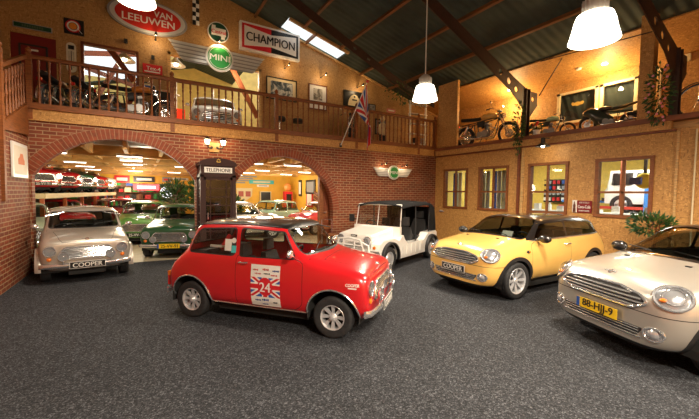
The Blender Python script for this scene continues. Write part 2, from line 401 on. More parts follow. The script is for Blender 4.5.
def seat(parent, x, y, z, w=.44, h=.5, m=None):
    mb = MB(); mb.loft([[(x+.22, y-w/2, z), (x+.22, y+w/2, z), (x+.24, y+w/2, z+.13), (x+.24, y-w/2, z+.13)], [(x-.2, y-w/2, z), (x-.2, y+w/2, z), (x-.2, y+w/2, z+.11), (x-.2, y-w/2, z+.11)]])
    mb.loft([[(x-.16+.03, y+a*w/2, z+.1) for a in (-1, 1)]+[(x-.28, y+a*w/2, z+.1) for a in (1, -1)], [(x-.22, y+a*w*.5, z+h*.6) for a in (-1, 1)]+[(x-.33, y+a*w*.5, z+h*.6) for a in (1, -1)],
             [(x-.27, y+a*w*.36, z+h) for a in (-1, 1)]+[(x-.35, y+a*w*.36, z+h) for a in (1, -1)]])
    mb.loft([[(x-.28, y+a*.11, z+h+.03) for a in (-1, 1)]+[(x-.35, y+a*.11, z+h+.03) for a in (1, -1)], [(x-.29, y+a*.10, z+h+.2) for a in (-1, 1)]+[(x-.35, y+a*.10, z+h+.2) for a in (1, -1)]])
    o = mb.build('seat', m or SEATM, parent, 50); return o
def steering(parent, c, r=.18):
    mb = MB(); ax = V((-.8, 0, .6)).normalized(); mb.torus(c, ax, r, .014, 24, 8)
    for a in (0, 2.1, 4.2): u = ax.cross(V((0, 1, 0))).normalized(); w = V((0, 1, 0)); mb.cyl(c, V(c)+(u*cos(a)+w*sin(a))*r, .01, n=6)
    mb.sph(c, .04); mb.cyl(c, V(c)-ax*.3, .018); return mb.build('steering_wheel', BLACK, parent)
def ring_imprint(bm, P, w, axis, m_ring, m_in, reg, src):
    imprint(bm, offp(P, w), axis, m_ring, reg, src); imprint(bm, P, axis, m_in, reg, [m_ring])
def edge_tube(mb, S, P, off, r, mi=0, sg=-1, closed=True, n=6):
    pts = []
    N = len(P)
    for i in range(N if closed else N-1):
        a = V(P[i]); b = V(P[(i+1) % N]); k = max(1, int((b-a).length/.06))
        for j in range(k): q = a+(b-a)*j/k; pts.append((q[0], S.y(q[0], q[1], sg)+sg*off, q[1]))
    if not closed: pts.append((P[-1][0], S.y(P[-1][0], P[-1][1], sg)+sg*off, P[-1][1]))
    mb.tube(pts, r, n, mi, closed)

def liner(mb, x, z, r, y0, y1):
    A = [(x+r*cos(pi*(i-1)/14), z+r*sin(pi*(i-1)/14)) for i in range(17)]
    for p, q in zip(A, A[1:]): mb.quad((p[0], y0, p[1]), (q[0], y0, q[1]), (q[0], y1, q[1]), (p[0], y1, p[1]))
    mb.add([(p[0], y1, p[1]) for p in A], [tuple(range(len(A)))])
# ------------------------------------------------------------ classic Mini
def classic_shell():
    T = lambda zb, yb, s, lo, mid, sh, top: [(0, zb), (yb, zb), s, lo, mid, sh]+top
    st = [
     (1.44, T(.30, .3, (.50, .31), (.57, .42), (.59, .54), (.56, .65), [(.47, .69), (.38, .70), (.28, .705), (.14, .71), (0, .71)])),
     (1.405, T(.22, .35, (.60, .25), (.665, .42), (.68, .57), (.655, .715), [(.56, .765), (.45, .765), (.33, .77), (.16, .78), (0, .78)])),
     (1.28, T(.19, .38, (.65, .22), (.70, .42), (.71, .60), (.68, .765), [(.59, .81), (.48, .82), (.35, .835), (.18, .85), (0, .855)])),
     (1.05, T(.18, .40, (.66, .22), (.705, .42), (.71, .62), (.685, .79), [(.60, .84), (.49, .855), (.36, .88), (.18, .90), (0, .905)])),
     (.80, T(.18, .40, (.665, .22), (.705, .42), (.71, .62), (.69, .81), [(.61, .87), (.50, .90), (.36, .912), (.18, .925), (0, .93)])),
     (.66, T(.18, .40, (.665, .22), (.705, .42), (.71, .62), (.69, .83), [(.635, .895), (.57, .92), (.40, .93), (.20, .945), (0, .95)])),
     (.60, T(.18, .40, (.665, .22), (.705, .42), (.71, .62), (.69, .84), [(.64, .905), (.60, .94), (.44, .99), (.22, 1.01), (0, 1.015)])),
     (.45, T(.18, .40, (.665, .22), (.705, .42), (.71, .62), (.69, .85), [(.645, .905), (.62, 1.03), (.53, 1.13), (.30, 1.165), (0, 1.18)])),
     (.34, T(.18, .40, (.665, .22), (.705, .42), (.71, .62), (.69, .85), [(.65, .905), (.625, 1.07), (.585, 1.245), (.38, 1.295), (0, 1.31)])),
     (.24, T(.18, .40, (.665, .22), (.705, .42), (.71, .62), (.69, .85), [(.65, .905), (.63, 1.08), (.60, 1.28), (.40, 1.33), (0, 1.345)])),
     (-.25, T(.18, .40, (.665, .22), (.705, .42), (.71, .62), (.69, .85), [(.655, .905), (.635, 1.09), (.605, 1.29), (.40, 1.345), (0, 1.36)])),
     (-.80, T(.18, .40, (.665, .22), (.705, .42), (.71, .62), (.69, .85), [(.65, .905), (.63, 1.08), (.60, 1.28), (.40, 1.33), (0, 1.345)])),
     (-1.02, T(.18, .40, (.66, .22), (.70, .42), (.705, .62), (.68, .84), [(.64, .90), (.62, 1.06), (.575, 1.255), (.38, 1.305), (0, 1.32)])),
     (-1.10, T(.18, .40, (.66, .22), (.70, .42), (.70, .62), (.675, .83), [(.63, .89), (.58, 1.02), (.49, 1.18), (.28, 1.22), (0, 1.23)])),
     (-1.19, T(.18, .40, (.65, .22), (.69, .42), (.695, .61), (.665, .81), [(.61, .87), (.55, .94), (.45, 1.02), (.25, 1.04), (0, 1.045)])),
     (-1.27, T(.18, .40, (.65, .22), (.68, .42), (.69, .60), (.655, .78), [(.59, .83), (.52, .86), (.42, .885), (.22, .895), (0, .895)])),
     (-1.40, T(.20, .38, (.62, .24), (.66, .42), (.665, .56), (.63, .70), [(.56, .74), (.48, .76), (.38, .77), (.2, .775), (0, .775)])),
     (-1.49, T(.26, .32, (.54, .30), (.60, .42), (.61, .52), (.57, .61), [(.50, .64), (.42, .65), (.32, .655), (.17, .655), (0, .655)]))]
    return cage(st, 2)
CL = dict(fx=1.0, rx=-1.036)
def classic_mini(name, label, P, roof, loc=(0, 0, 0), rz=0, lite=False, spots=0, ptxt='COOPER', pbase=None, pink=None, strip=None, group=None, arch=CHROME, whl='minilite', slat=True, mirror=CHROME):
    bm = classic_shell(); S = Surf(bm); side = lambda c: abs(c.y) > .3
    PAINT, ROOF, GL, WS, SEAL, GAP, GR, CUT = range(8)
    # roof above the drip rail
    imprint(bm, [(-1.14, 1.18), (-1.1, 1.225), (-.95, 1.262), (-.6, 1.285), (-.2, 1.292), (.2, 1.268), (.40, 1.235), (.40, 1.6), (-1.14, 1.6)], 'y', ROOF, lambda c: c.z > 1.1, [0])
    # door window and rear quarter window
    d_ = rpoly([(.50, .905), (.32, 1.21), (-.27, 1.235), (-.27, .895)], .03); q_ = rpoly([(-.355, .895), (-.355, 1.235), (-.93, 1.205), (-1.06, 1.03), (-1.09, .90)], .05)
    for p in (d_, q_): ring_imprint(bm, p, .014, 'y', SEAL, GL, lambda c: abs(c.y) > .4 and c.z > .85, [0, 1])
    ws = rpoly([(-.57, .955), (.57, .955), (.515, 1.245), (-.515, 1.245)], .05); ring_imprint(bm, ws, .014, 'x', SEAL, WS, lambda c: c.x > .22 and c.z > .9, [0, 1])
    rw = rpoly([(-.43, .97), (.43, .97), (.39, 1.19), (-.39, 1.19)], .07); ring_imprint(bm, rw, .02, 'x', SEAL, WS, lambda c: c.x < -.9 and c.z > .85, [0, 1])
    if not lite:
        dr = rpoly([(-.31, .27), (-.31, .905), (.48, .905), (.62, .86), (.62, .36), (.50, .27)], .05, 2)
        imprint(bm, offp(dr, .006), 'y', GAP, side, [0]); imprint(bm, dr, 'y', PAINT, side, [GAP])
        bn = [(.83, -.49), (.83, .49), (1.34, .40), (1.41, .36), (1.41, -.36), (1.34, -.40)]
        imprint(bm, offp(bn, .006), 'z', GAP, lambda c: c.z > .7, [0]); imprint(bm, bn, 'z', PAINT, lambda c: c.z > .7, [GAP])
    gp = rpoly([(-.42, .44), (.42, .44), (.40, .56), (.34, .655), (-.34, .655), (-.40, .56)], .06)
    imprint(bm, gp, 'x', GR, lambda c: c.x > 1.3, [0])
    arcs = [(cx_, [(cx_+.325*cos(t), .27+.315*sin(t)) for t in [pi*i/16 for i in range(17)]]) for cx_ in (CL['fx'], CL['rx'])]
    for cx_, A in arcs: imprint(bm, A+[(cx_-.33, .1), (cx_+.33, .1)], 'y', CUT, side, None)
    t = thing(name, label, 'car', loc, rz, group)
    split(bm, [PAINT, GAP], 'body', [P, SEAM], t); split(bm, [ROOF], 'roof', [roof], t)
    split(bm, [SEAL], 'window_seal', [BLACK], t)
    split(bm, [GR], 'grille_backing', [BLACK], t)
    split(bm, [WS], 'windscreen', [GLASS], t, keep=lambda c: c.x > 0); split(bm, [WS], 'rear_window', [GLASS], t, keep=lambda c: c.x < 0)
    for sg in (1, -1):
        split(bm, [GL], 'door_window', [GLASS], t, keep=lambda c: c.x > -.31 and c.y*sg > 0); split(bm, [GL], 'quarter_window', [GLASS], t, keep=lambda c: c.x < -.31 and c.y*sg > 0)
    bm.free()
    for sg in (1, -1):
        for cx_, ax in ((CL['fx'], 'f'), (CL['rx'], 'r')): wheel(t, (cx_, sg*.605, .247), .247, .155, sg, whl, .60)
        mb = MB()
        for cx_, A in arcs: edge_tube(mb, S, A, .006, .011, 0, sg, False)
        edge_tube(mb, S, [(CL['rx']+.33, .26), (CL['fx']-.33, .26)], .005, .008, 0, sg, False)
        mb.build('arch_trim', [arch], t)
        mb = MB(); mb.tube([(x, S.y(x, z, sg)+sg*.012, z) for x, z in [(.46, 1.18), (.38, 1.24), (.24, 1.268), (-.2, 1.29), (-.6, 1.283), (-.95, 1.26), (-1.11, 1.2)]], .009, 6); mb.build('drip_rail', [BLACK if roof is P_BLK else CHROME], t)
        mb = MB()
        y = S.y(-.22, .82, sg); mb.tube([(-.25, y, .82), (-.25, y+sg*.04, .82), (-.14, y+sg*.045, .825), (-.12, y+sg*.03, .825)], .009, 6); mb.build('door_handle', CHROME, t)
        mb = MB(); y = S.y(.46, .93, sg); mb.cyl((.50, y, .91), (.52, y+sg*.10, .955), .008, n=6); mb.sph((.50, y+sg*.13, .98), (.03, .065, .05)); mb.build('door_mirror', mirror, t)
        lamp_unit(t, 'headlight', (S.x(sg*.535, .60)+.012, sg*.535, .60), (1, 0, 0), .088)
        mb = MB(); p, n_ = S.near((1.5, sg*.555, .455)); mb.lathe([(.034, -.01), (.036, .01), (.02, .02), (.001, .024)], p, (1, 0, 0), 12); mb.build('indicator', AMBER, t)
        mb = MB(); x = S.x(sg*.555, .50, -1); mb.lathe([(.03, 0), (.04, .02), (.03, .035)], (x+.01, sg*.56, .55), (-1, 0, 0), 12); mb.box((x-.02, sg*.56, .46), (.05, .09, .13)); o = mb.build('tail_light', [REDL], t)
        mb = MB(); mb.box((x-.022, sg*.56, .55), (.052, .085, .07)); mb.build('indicator', AMBER, t)
    mb = MB(); g2 = [(S.x(y, z)+.012, y, z) for y, z in gp]; mb.tube(g2, .013, 6, 0, True)
    for i in range(8 if slat else 4):
        z = .463+.025*i*(1 if slat else 2); w = .405 if z < .56 else .405-(z-.56)*.75; mb.tube([(S.x(w*k, z)+.012, w*k, z) for k in (-1, -.5, 0, .5, 1)], .0065 if slat else .01, 5)
    mb.build('grille', CHROME, t)
    mb = MB(); W = [(-.66, .05), (-.60, 0), (-.3, -.0), (0, 0), (.3, 0), (.6, 0), (.66, .05)]
    bp = [(1.40, -.69), (1.46, -.62), (1.495, -.35), (1.50, 0), (1.495, .35), (1.46, .62), (1.40, .69)]
    mb.loft([[(x, y, .29), (x+.022, y, .31), (x+.025, y, .345), (x+.01, y, .375), (x-.01, y, .37), (x-.012, y, .30)] for x, y in bp]); mb.build('front_bumper', CHROME, t, 50)
    mb = MB(); mb.loft([[(-x-.02, y, .29), (-x-.042, y, .31), (-x-.045, y, .345), (-x-.03, y, .375), (-x-.01, y, .37), (-x-.008, y, .30)] for x, y in bp]); mb.build('rear_bumper', CHROME, t, 50)
    mb = MB(); z0 = S.z(1.2, 0); mb.lathe([(.001, 0), (.04, 0), (.035, .012), (.001, .016)], (1.37, 0, S.z(1.37, 0)-.002), (.3, 0, 1), 12); mb.box((1.37, 0, S.z(1.37, 0)+.004), (.018, .16, .006)); mb.build('bonnet_badge', CHROME, t)
    plate(t, (1.532, 0, .335), .52, .11, ptxt, pbase or BPLATE, pink or WHITE, strip, border=None if strip else WHITE)
    if spots:
        for sg in (1, -1): o = lamp_unit(t, 'spot_lamp', (1.52, sg*.35, .50), (1, 0, 0), .075); mb = MB(); mb.cyl((1.49, sg*.35, .36), (1.49, sg*.35, .44), .012, n=6); mb.build('bracket', CHROME, o)
    # underbody with wheel wells, interior
    mb = MB(); mb.bb((-.68, -.55, .14), (.64, .55, .22)); mb.bb((-1.4, -.28, .14), (1.4, .28, .22))
    for cx_ in (CL['fx'], CL['rx']):
        for sg in (1, -1): liner(mb, cx_, .27, .33, sg*.66, sg*.28)
    mb.build('underbody', MATTE, t)
    for y in (.3, -.3): seat(t, -.12, y, .3)
    mb = MB(); mb.bb((-1.0, -.55, .3), (-.65, .55, .5)); mb.loft([[(-.85, -.55, .5), (-.85, .55, .5), (-1.0, .55, .5), (-1.0, -.55, .5)], [(-1.0, -.52, .88), (-1.0, .52, .88), (-1.1, .52, .88), (-1.1, -.52, .88)]]); mb.bb((-1.3, -.5, .82), (-1.02, .5, .86)); mb.build('rear_seat', SEATM, t)
    mb = MB(); mb.loft([[(.45, -.6, .7), (.45, .6, .7), (.7, .6, .7), (.7, -.6, .7)], [(.40, -.6, .88), (.40, .6, .88), (.68, .6, .91), (.68, -.6, .91)]]); mb.build('dashboard', DARKIN, t)
    steering(t, (.30, -.30 if lite else -.30, .87))
    mb = MB()
    for y in (-.35, .12): 
        pts = [(.625, y, .985), (.60, y+.1, 1.02), (.53, y+.36, 1.045)]; mb.tube([(a+.03, b, c) for a, b, c in pts], .006, 5)
    mb.build('wiper', BLACK, t)
    return t, S
def recolour(root, mp):
    for o in [root]+list(root.children_recursive):
        if o.type != 'MESH': continue
        for sl in o.material_slots:
            if sl.material in mp: m_ = mp[sl.material]; sl.link = 'OBJECT'; sl.material = m_
# ------------------------------------------------------------ modern hatchback
def modern_shell():
    L = [(0, .20), (.42, .20), (.70, .22), (.80, .32), (.84, .52), (.84, .74), (.81, .90)]
    def T(sc, tops, zb=.2, sh=None): 
        l = [(y*sc, max(z, zb)) for y, z in L]
        if sh: l[-1] = sh
        return l+tops
    st = [
     (1.845, [(0, .26), (.25, .26), (.40, .27), (.48, .33), (.52, .42), (.52, .52), (.48, .62), (.42, .665), (.32, .69), (.16, .70), (0, .705)]),
     (1.81, [(0, .20), (.35, .20), (.54, .22), (.64, .31), (.67, .45), (.66, .60), (.61, .72), (.53, .765), (.38, .785), (.18, .80), (0, .805)]),
     (1.68, [(0, .18), (.42, .18), (.66, .21), (.755, .32), (.785, .49), (.775, .66), (.73, .81), (.63, .86), (.45, .885), (.22, .90), (0, .905)]),
     (1.45, T(.975, [(.70, .885), (.50, .92), (.25, .935), (0, .94)], .18, (.77, .82))),
     (1.15, T(1, [(.71, .93), (.52, .965), (.26, .985), (0, .99)], .18, (.80, .865))),
     (.95, T(1, [(.72, .955), (.54, .99), (.27, 1.01), (0, 1.015)], .18, (.80, .885))),
     (.86, T(1, [(.735, .965), (.60, 1.01), (.30, 1.045), (0, 1.05)], .18, (.80, .89))),
     (.62, T(1, [(.735, .985), (.665, 1.12), (.36, 1.20), (0, 1.21)], .18, (.80, .90))),
     (.36, T(1, [(.735, .99), (.665, 1.20), (.57, 1.33), (0, 1.365)], .18, (.80, .905))),
     (.20, T(1, [(.735, .99), (.67, 1.22), (.615, 1.36), (0, 1.395)], .18, (.80, .91))),
     (-.40, T(1, [(.735, 1.0), (.675, 1.22), (.63, 1.375), (0, 1.41)], .18, (.805, .92))),
     (-1.0, T(1, [(.735, 1.01), (.675, 1.21), (.625, 1.365), (0, 1.40)], .18, (.805, .93))),
     (-1.48, T(.995, [(.725, 1.015), (.655, 1.19), (.60, 1.34), (0, 1.375)], .18, (.79, .935))),
     (-1.63, T(.98, [(.71, 1.01), (.64, 1.15), (.57, 1.26), (0, 1.29)], .18, (.77, .93))),
     (-1.76, T(.96, [(.67, .97), (.59, 1.01), (.48, 1.04), (0, 1.06)], .2, (.74, .90))),
     (-1.83, [(0, .22), (.4, .22), (.64, .24), (.74, .34), (.77, .5), (.76, .68), (.69, .82), (.58, .86), (.45, .88), (.2, .89), (0, .89)]),
     (-1.87, [(0, .28), (.3, .28), (.5, .3), (.6, .36), (.63, .46), (.62, .58), (.56, .66), (.48, .69), (.36, .70), (.18, .71), (0, .71)])]
    # make every ring 11 points
    fix = []
    for x, p in st:
        if len(p) == 11: fix.append((x, p)); continue
        raise ValueError((x, len(p)))
    return cage(fix, 2)
MD = dict(fx=1.195, rx=-1.272)
def modern_mini(name, label, P, roof, loc, rz, ptxt, pbase, pink, strip=None, group=None):
    bm = modern_shell(); S = Surf(bm); side = lambda c: abs(c.y) > .4
    PAINT, ROOF, GL, WS, SEAL, GAP, GR, CUT, CLAD = range(9)
    top = [(-1.75, 1.06), (-1.66, 1.20), (-1.2, 1.285), (-.4, 1.305), (.2, 1.29), (.42, 1.24), (.42, 1.6), (-1.75, 1.6)]
    imprint(bm, top, 'y', ROOF, lambda c: c.z > 1.1, [0])
    band = [(.84, .975), (.60, 1.13), (.40, 1.243), (.2, 1.292), (-.4, 1.307), (-1.2, 1.287), (-1.60, 1.24), (-1.66, 1.20), (-1.75, 1.06), (-1.72, 1.02), (-1.3, .995), (-.4, .985)]
    imprint(bm, band, 'y', SEAL, lambda c: c.z > .9, [0, 1])
    dw = rpoly([(.63, 1.0), (.33, 1.245), (-.36, 1.275), (-.36, 1.005)], .03); qw = rpoly([(-.42, 1.005), (-.42, 1.275), (-1.2, 1.25), (-1.46, 1.21), (-1.58, 1.07), (-1.56, 1.03)], .05)
    for p in (dw, qw): imprint(bm, p, 'y', GL, lambda c: abs(c.y) > .45 and c.z > .9, [SEAL, 0])
    ws = rpoly([(-.66, 1.0), (-.3, 1.03), (0, 1.035), (.3, 1.03), (.66, 1.0), (.54, 1.31), (.3, 1.345), (-.3, 1.345), (-.54, 1.31)], .04)
    ring_imprint(bm, ws, .02, 'x', SEAL, WS, lambda c: c.x > .22 and c.z > .95, [0, 1, SEAL])
    rw = rpoly([(-.52, 1.05), (.52, 1.05), (.46, 1.25), (-.46, 1.25)], .06); ring_imprint(bm, rw, .02, 'x', SEAL, WS, lambda c: c.x < -1.3 and c.z > .95, [0, 1, SEAL])
    dr = rpoly([(-.40, .30), (-.40, .965), (.60, .965), (.82, .90), (.82, .45), (.72, .30)], .06, 2)
    imprint(bm, offp(dr, .006), 'y', GAP, side, [0]); imprint(bm, dr, 'y', PAINT, side, [GAP])
    bn = rpoly([(.98, -.68), (.98, .68), (1.5, .74), (1.5, -.74)], .05, 2)
    sl = [(-.95, .16), (-.95, .30), (.88, .30), (.88, .16)]; imprint(bm, sl, 'y', CLAD, side, [0, GAP])
    for a in ([(1.5, .1), (1.5, .255), (1.9, .255), (1.9, .1)], [(-1.5, .1), (-1.5, .33), (-1.9, .33), (-1.9, .1)]): imprint(bm, a, 'y', CLAD, None, [0])
    for y0 in (-1, 1): pass
    cut = [[(.0, 0)]]
    arcs = []
    for cx_ in (MD['fx'], MD['rx']):
        A = [(cx_+.375*cos(t), .30+.365*sin(t)) for t in [pi*i/16 for i in range(17)]]; Bq = [(cx_+.445*cos(t), .30+.43*sin(t)) for t in [pi*i/18 for i in range(19)]]
        imprint(bm, Bq+[(cx_-.445, .1), (cx_+.445, .1)], 'y', CLAD, side, [0, GAP]); imprint(bm, A+[(cx_-.375, .1), (cx_+.375, .1)], 'y', CUT, side, None); arcs.append((cx_, A, Bq))
    gp = rpoly([(-.38, .60), (.38, .60), (.53, .67), (.47, .74), (.24, .785), (-.24, .785), (-.47, .74), (-.53, .67)], .04)
    imprint(bm, gp, 'x', GR, lambda c: c.x > 1.4, [0])
    lg = rpoly([(-.44, .33), (.44, .33), (.50, .42), (-.50, .42)], .03); imprint(bm, lg, 'x', GR, lambda c: c.x > 1.4, [0, CLAD])
    bs = [(-.80, .572), (.80, .572), (.80, .580), (-.80, .580)]; imprint(bm, bs, 'x', GAP, lambda c: c.x > 1.5, [0])
    t = thing(name, label, 'car', loc, rz, group)
    split(bm, [PAINT, GAP], 'body', [P, SEAM], t); split(bm, [ROOF], 'roof', [roof], t); split(bm, [SEAL], 'pillar_trim', [P_BLK], t); split(bm, [GR], 'grille_backing', [BLACK], t)
    split(bm, [CLAD], 'arch_cladding', [BLACK], t)
    split(bm, [WS], 'windscreen', [TINT], t, keep=lambda c: c.x > 0); split(bm, [WS], 'rear_window', [TINT], t, keep=lambda c: c.x < 0)
    for sg in (1, -1):
        split(bm, [GL], 'door_window', [TINT], t, keep=lambda c: c.x > -.39 and c.y*sg > 0); split(bm, [GL], 'quarter_window', [TINT], t, keep=lambda c: c.x < -.39 and c.y*sg > 0)
    bm.free()
    for sg in (1, -1):
        for cx_, A, Bq in arcs:
            wheel(t, (cx_, sg*.735, .315), .315, .195, sg, 'turbine', .70)
        mb = MB(); edge_tube(mb, S, [(.8, .965), (.3, .978), (-.4, .985), (-1.2, .995), (-1.68, 1.02)], .004, .009, 0, sg, False); mb.build('beltline_trim', CHROME, t)
        mb = MB(); y = S.y(-.30, .86, sg); mb.tube([(-.36, y, .87), (-.35, y+sg*.035, .875), (-.22, y+sg*.035, .875), (-.20, y, .87)], .013, 6); mb.build('door_handle', CHROME, t)
        mb = MB(); y = S.y(.62, 1.0, sg); mb.cyl((.60, y-sg*.02, .985), (.62, y+sg*.1, .99), .022, n=8); mb.sph((.62, y+sg*.19, 1.015), (.07, .115, .072), 14, 10); o = mb.build('door_mirror', P_BLK, t, 60)
        mb = MB(); mb.lathe([(.001, .0), (.055, .0)], (.552, y+sg*.19, 1.015), (-1, 0, 0), 12); mb.build('mirror_glass', REFL, o)
        # headlight
        c = (1.66, sg*.62, .735)
        mb = MB(); S.disc(mb, c, .15, .132, .014, ring=0, rr=.015, n=26); S.disc(mb, c, .15, .132, .004, 0, 26); o = mb.build('headlight', REFL, t, 50)
        mb = MB(); S.disc(mb, c, .152, .134, .016, ring=0, rr=.014, n=26); mb.build('headlight_ring', CHROME, o, 50)
        mb = MB(); p, n_ = S.near(c); S.disc(mb, p+n_*.01+V((0, sg*.01, .01)), .085, .085, .012, ring=0, rr=.007, n=18); mb.build('reflector_ring', CHROME, o, 60)
        mb = MB(); q, qn = S.near(p+V((.02, -sg*.06, -.06))); mb.sph(q+qn*.012, (.03, .03, .022), 8, 6); mb.build('indicator', AMBER, o)
        mb = MB(); S.disc(mb, c, .142, .125, .016, .03, 24, 5); mb.build('lens', LENS, o, 60)
        mb = MB(); c = (1.78, sg*.58, .395); S.disc(mb, c, .085, .062, .008, ring=0, rr=.011, n=18); S.disc(mb, c, .085, .062, .003, 0, 18, 3); o = mb.build('fog_lamp', CHROME, t, 50)
        mb = MB(); S.disc(mb, c, .05, .05, .012, .02, 14, 3); mb.build('lens', REFL, o, 60)
        mb = MB(); S.disc(mb, (.93, sg*.84, .80), .055, .026, .006, .01, 14, 3); o = mb.build('side_indicator', BLACK, t); mb = MB(); S.disc(mb, (.905, sg*.84, .80), .024, .018, .014, .01, 10, 2); mb.build('lens', AMBER, o)
        mb = MB(); S.disc(mb, (-1.74, sg*.68, .76), .06, .13, .006, .02, 18, 3); mb.build('tail_light', REDL, t)
    gt = MB(); gt.tube([(S.x(y, z)+.012, y, z) for y, z in gp], .014, 6, 0, True)
    for i in range(4):
        z = .628+.037*i; w = [.44, .49, .47, .36][i]; gt.tube([(S.x(w*k, z)+.014, w*k, z) for k in (-1, -.75, -.5, -.25, 0, .25, .5, .75, 1)], .0115, 5)
    gt.build('grille', CHROME, t)
    gt = MB()
    for z in (.355, .385, .41): gt.tube([(S.x(.46*k, z)+.006, .46*k, z) for k in (-1, -.6, -.3, 0, .3, .6, 1)], .006, 5)
    gt.tube([(S.x(.49*k, .325)+.012, .49*k, .325) for k in (-1, -.6, -.3, 0, .3, .6, 1)], .009, 5); gt.build('lower_grille', CHROME, t)
    mb = MB(); x = 1.70; mb.lathe([(.001, 0), (.035, 0), (.03, .012), (.001, .016)], (x, 0, S.z(x, 0)-.002), (.5, 0, 1), 12); mb.box((x, 0, S.z(x, 0)+.005), (.02, .15, .006)); mb.build('bonnet_badge', CHROME, t)
    mb = MB()
    for y in (.34, -.34): mb = MB(); mb.box((1.12, y, S.z(1.12, y)+.004), (.03, .05, .012)); mb.build('washer_jet', BLACK, t)
    plate(t, (S.x(0, .46)+.035, 0, .47), .52, .11, ptxt, pbase, pink, strip, border=None if strip else WHITE)
    mb = MB(); mb.bb((-.85, -.7, .14), (.8, .7, .22)); mb.bb((-1.75, -.4, .16), (1.7, .4, .24))
    for cx_ in (MD['fx'], MD['rx']):
        for sg in (1, -1): liner(mb, cx_, .30, .385, sg*.80, sg*.40)
    mb.build('underbody', MATTE, t)
    for y in (.36, -.36): seat(t, -.1, y, .38, .5, .52)
    mb = MB(); mb.bb((-1.3, -.55, .35), (-.9, .55, .58)); mb.loft([[(-1.15, -.55, .55), (-1.15, .55, .55), (-1.3, .55, .55), (-1.3, -.55, .55)], [(-1.3, -.52, 1.0), (-1.3, .52, 1.0), (-1.4, .52, 1.0), (-1.4, -.52, 1.0)]]); mb.build('rear_seat', SEATM, t)
    mb = MB(); mb.loft([[(.5, -.68, .7), (.5, .68, .7), (.85, .68, .7), (.85, -.68, .7)], [(.45, -.66, .96), (.45, .66, .96), (.84, .66, .97), (.84, -.66, .97)]]); mb.build('dashboard', DARKIN, t)
    steering(t, (.33, .36, .93))
    mb = MB()
    for y in (-.2, .35): mb.tube([(.87, y, 1.03), (.84, y-.12, 1.055), (.80, y-.4, 1.075)], .008, 5)
    mb.build('wiper', BLACK, t)
    return t, S
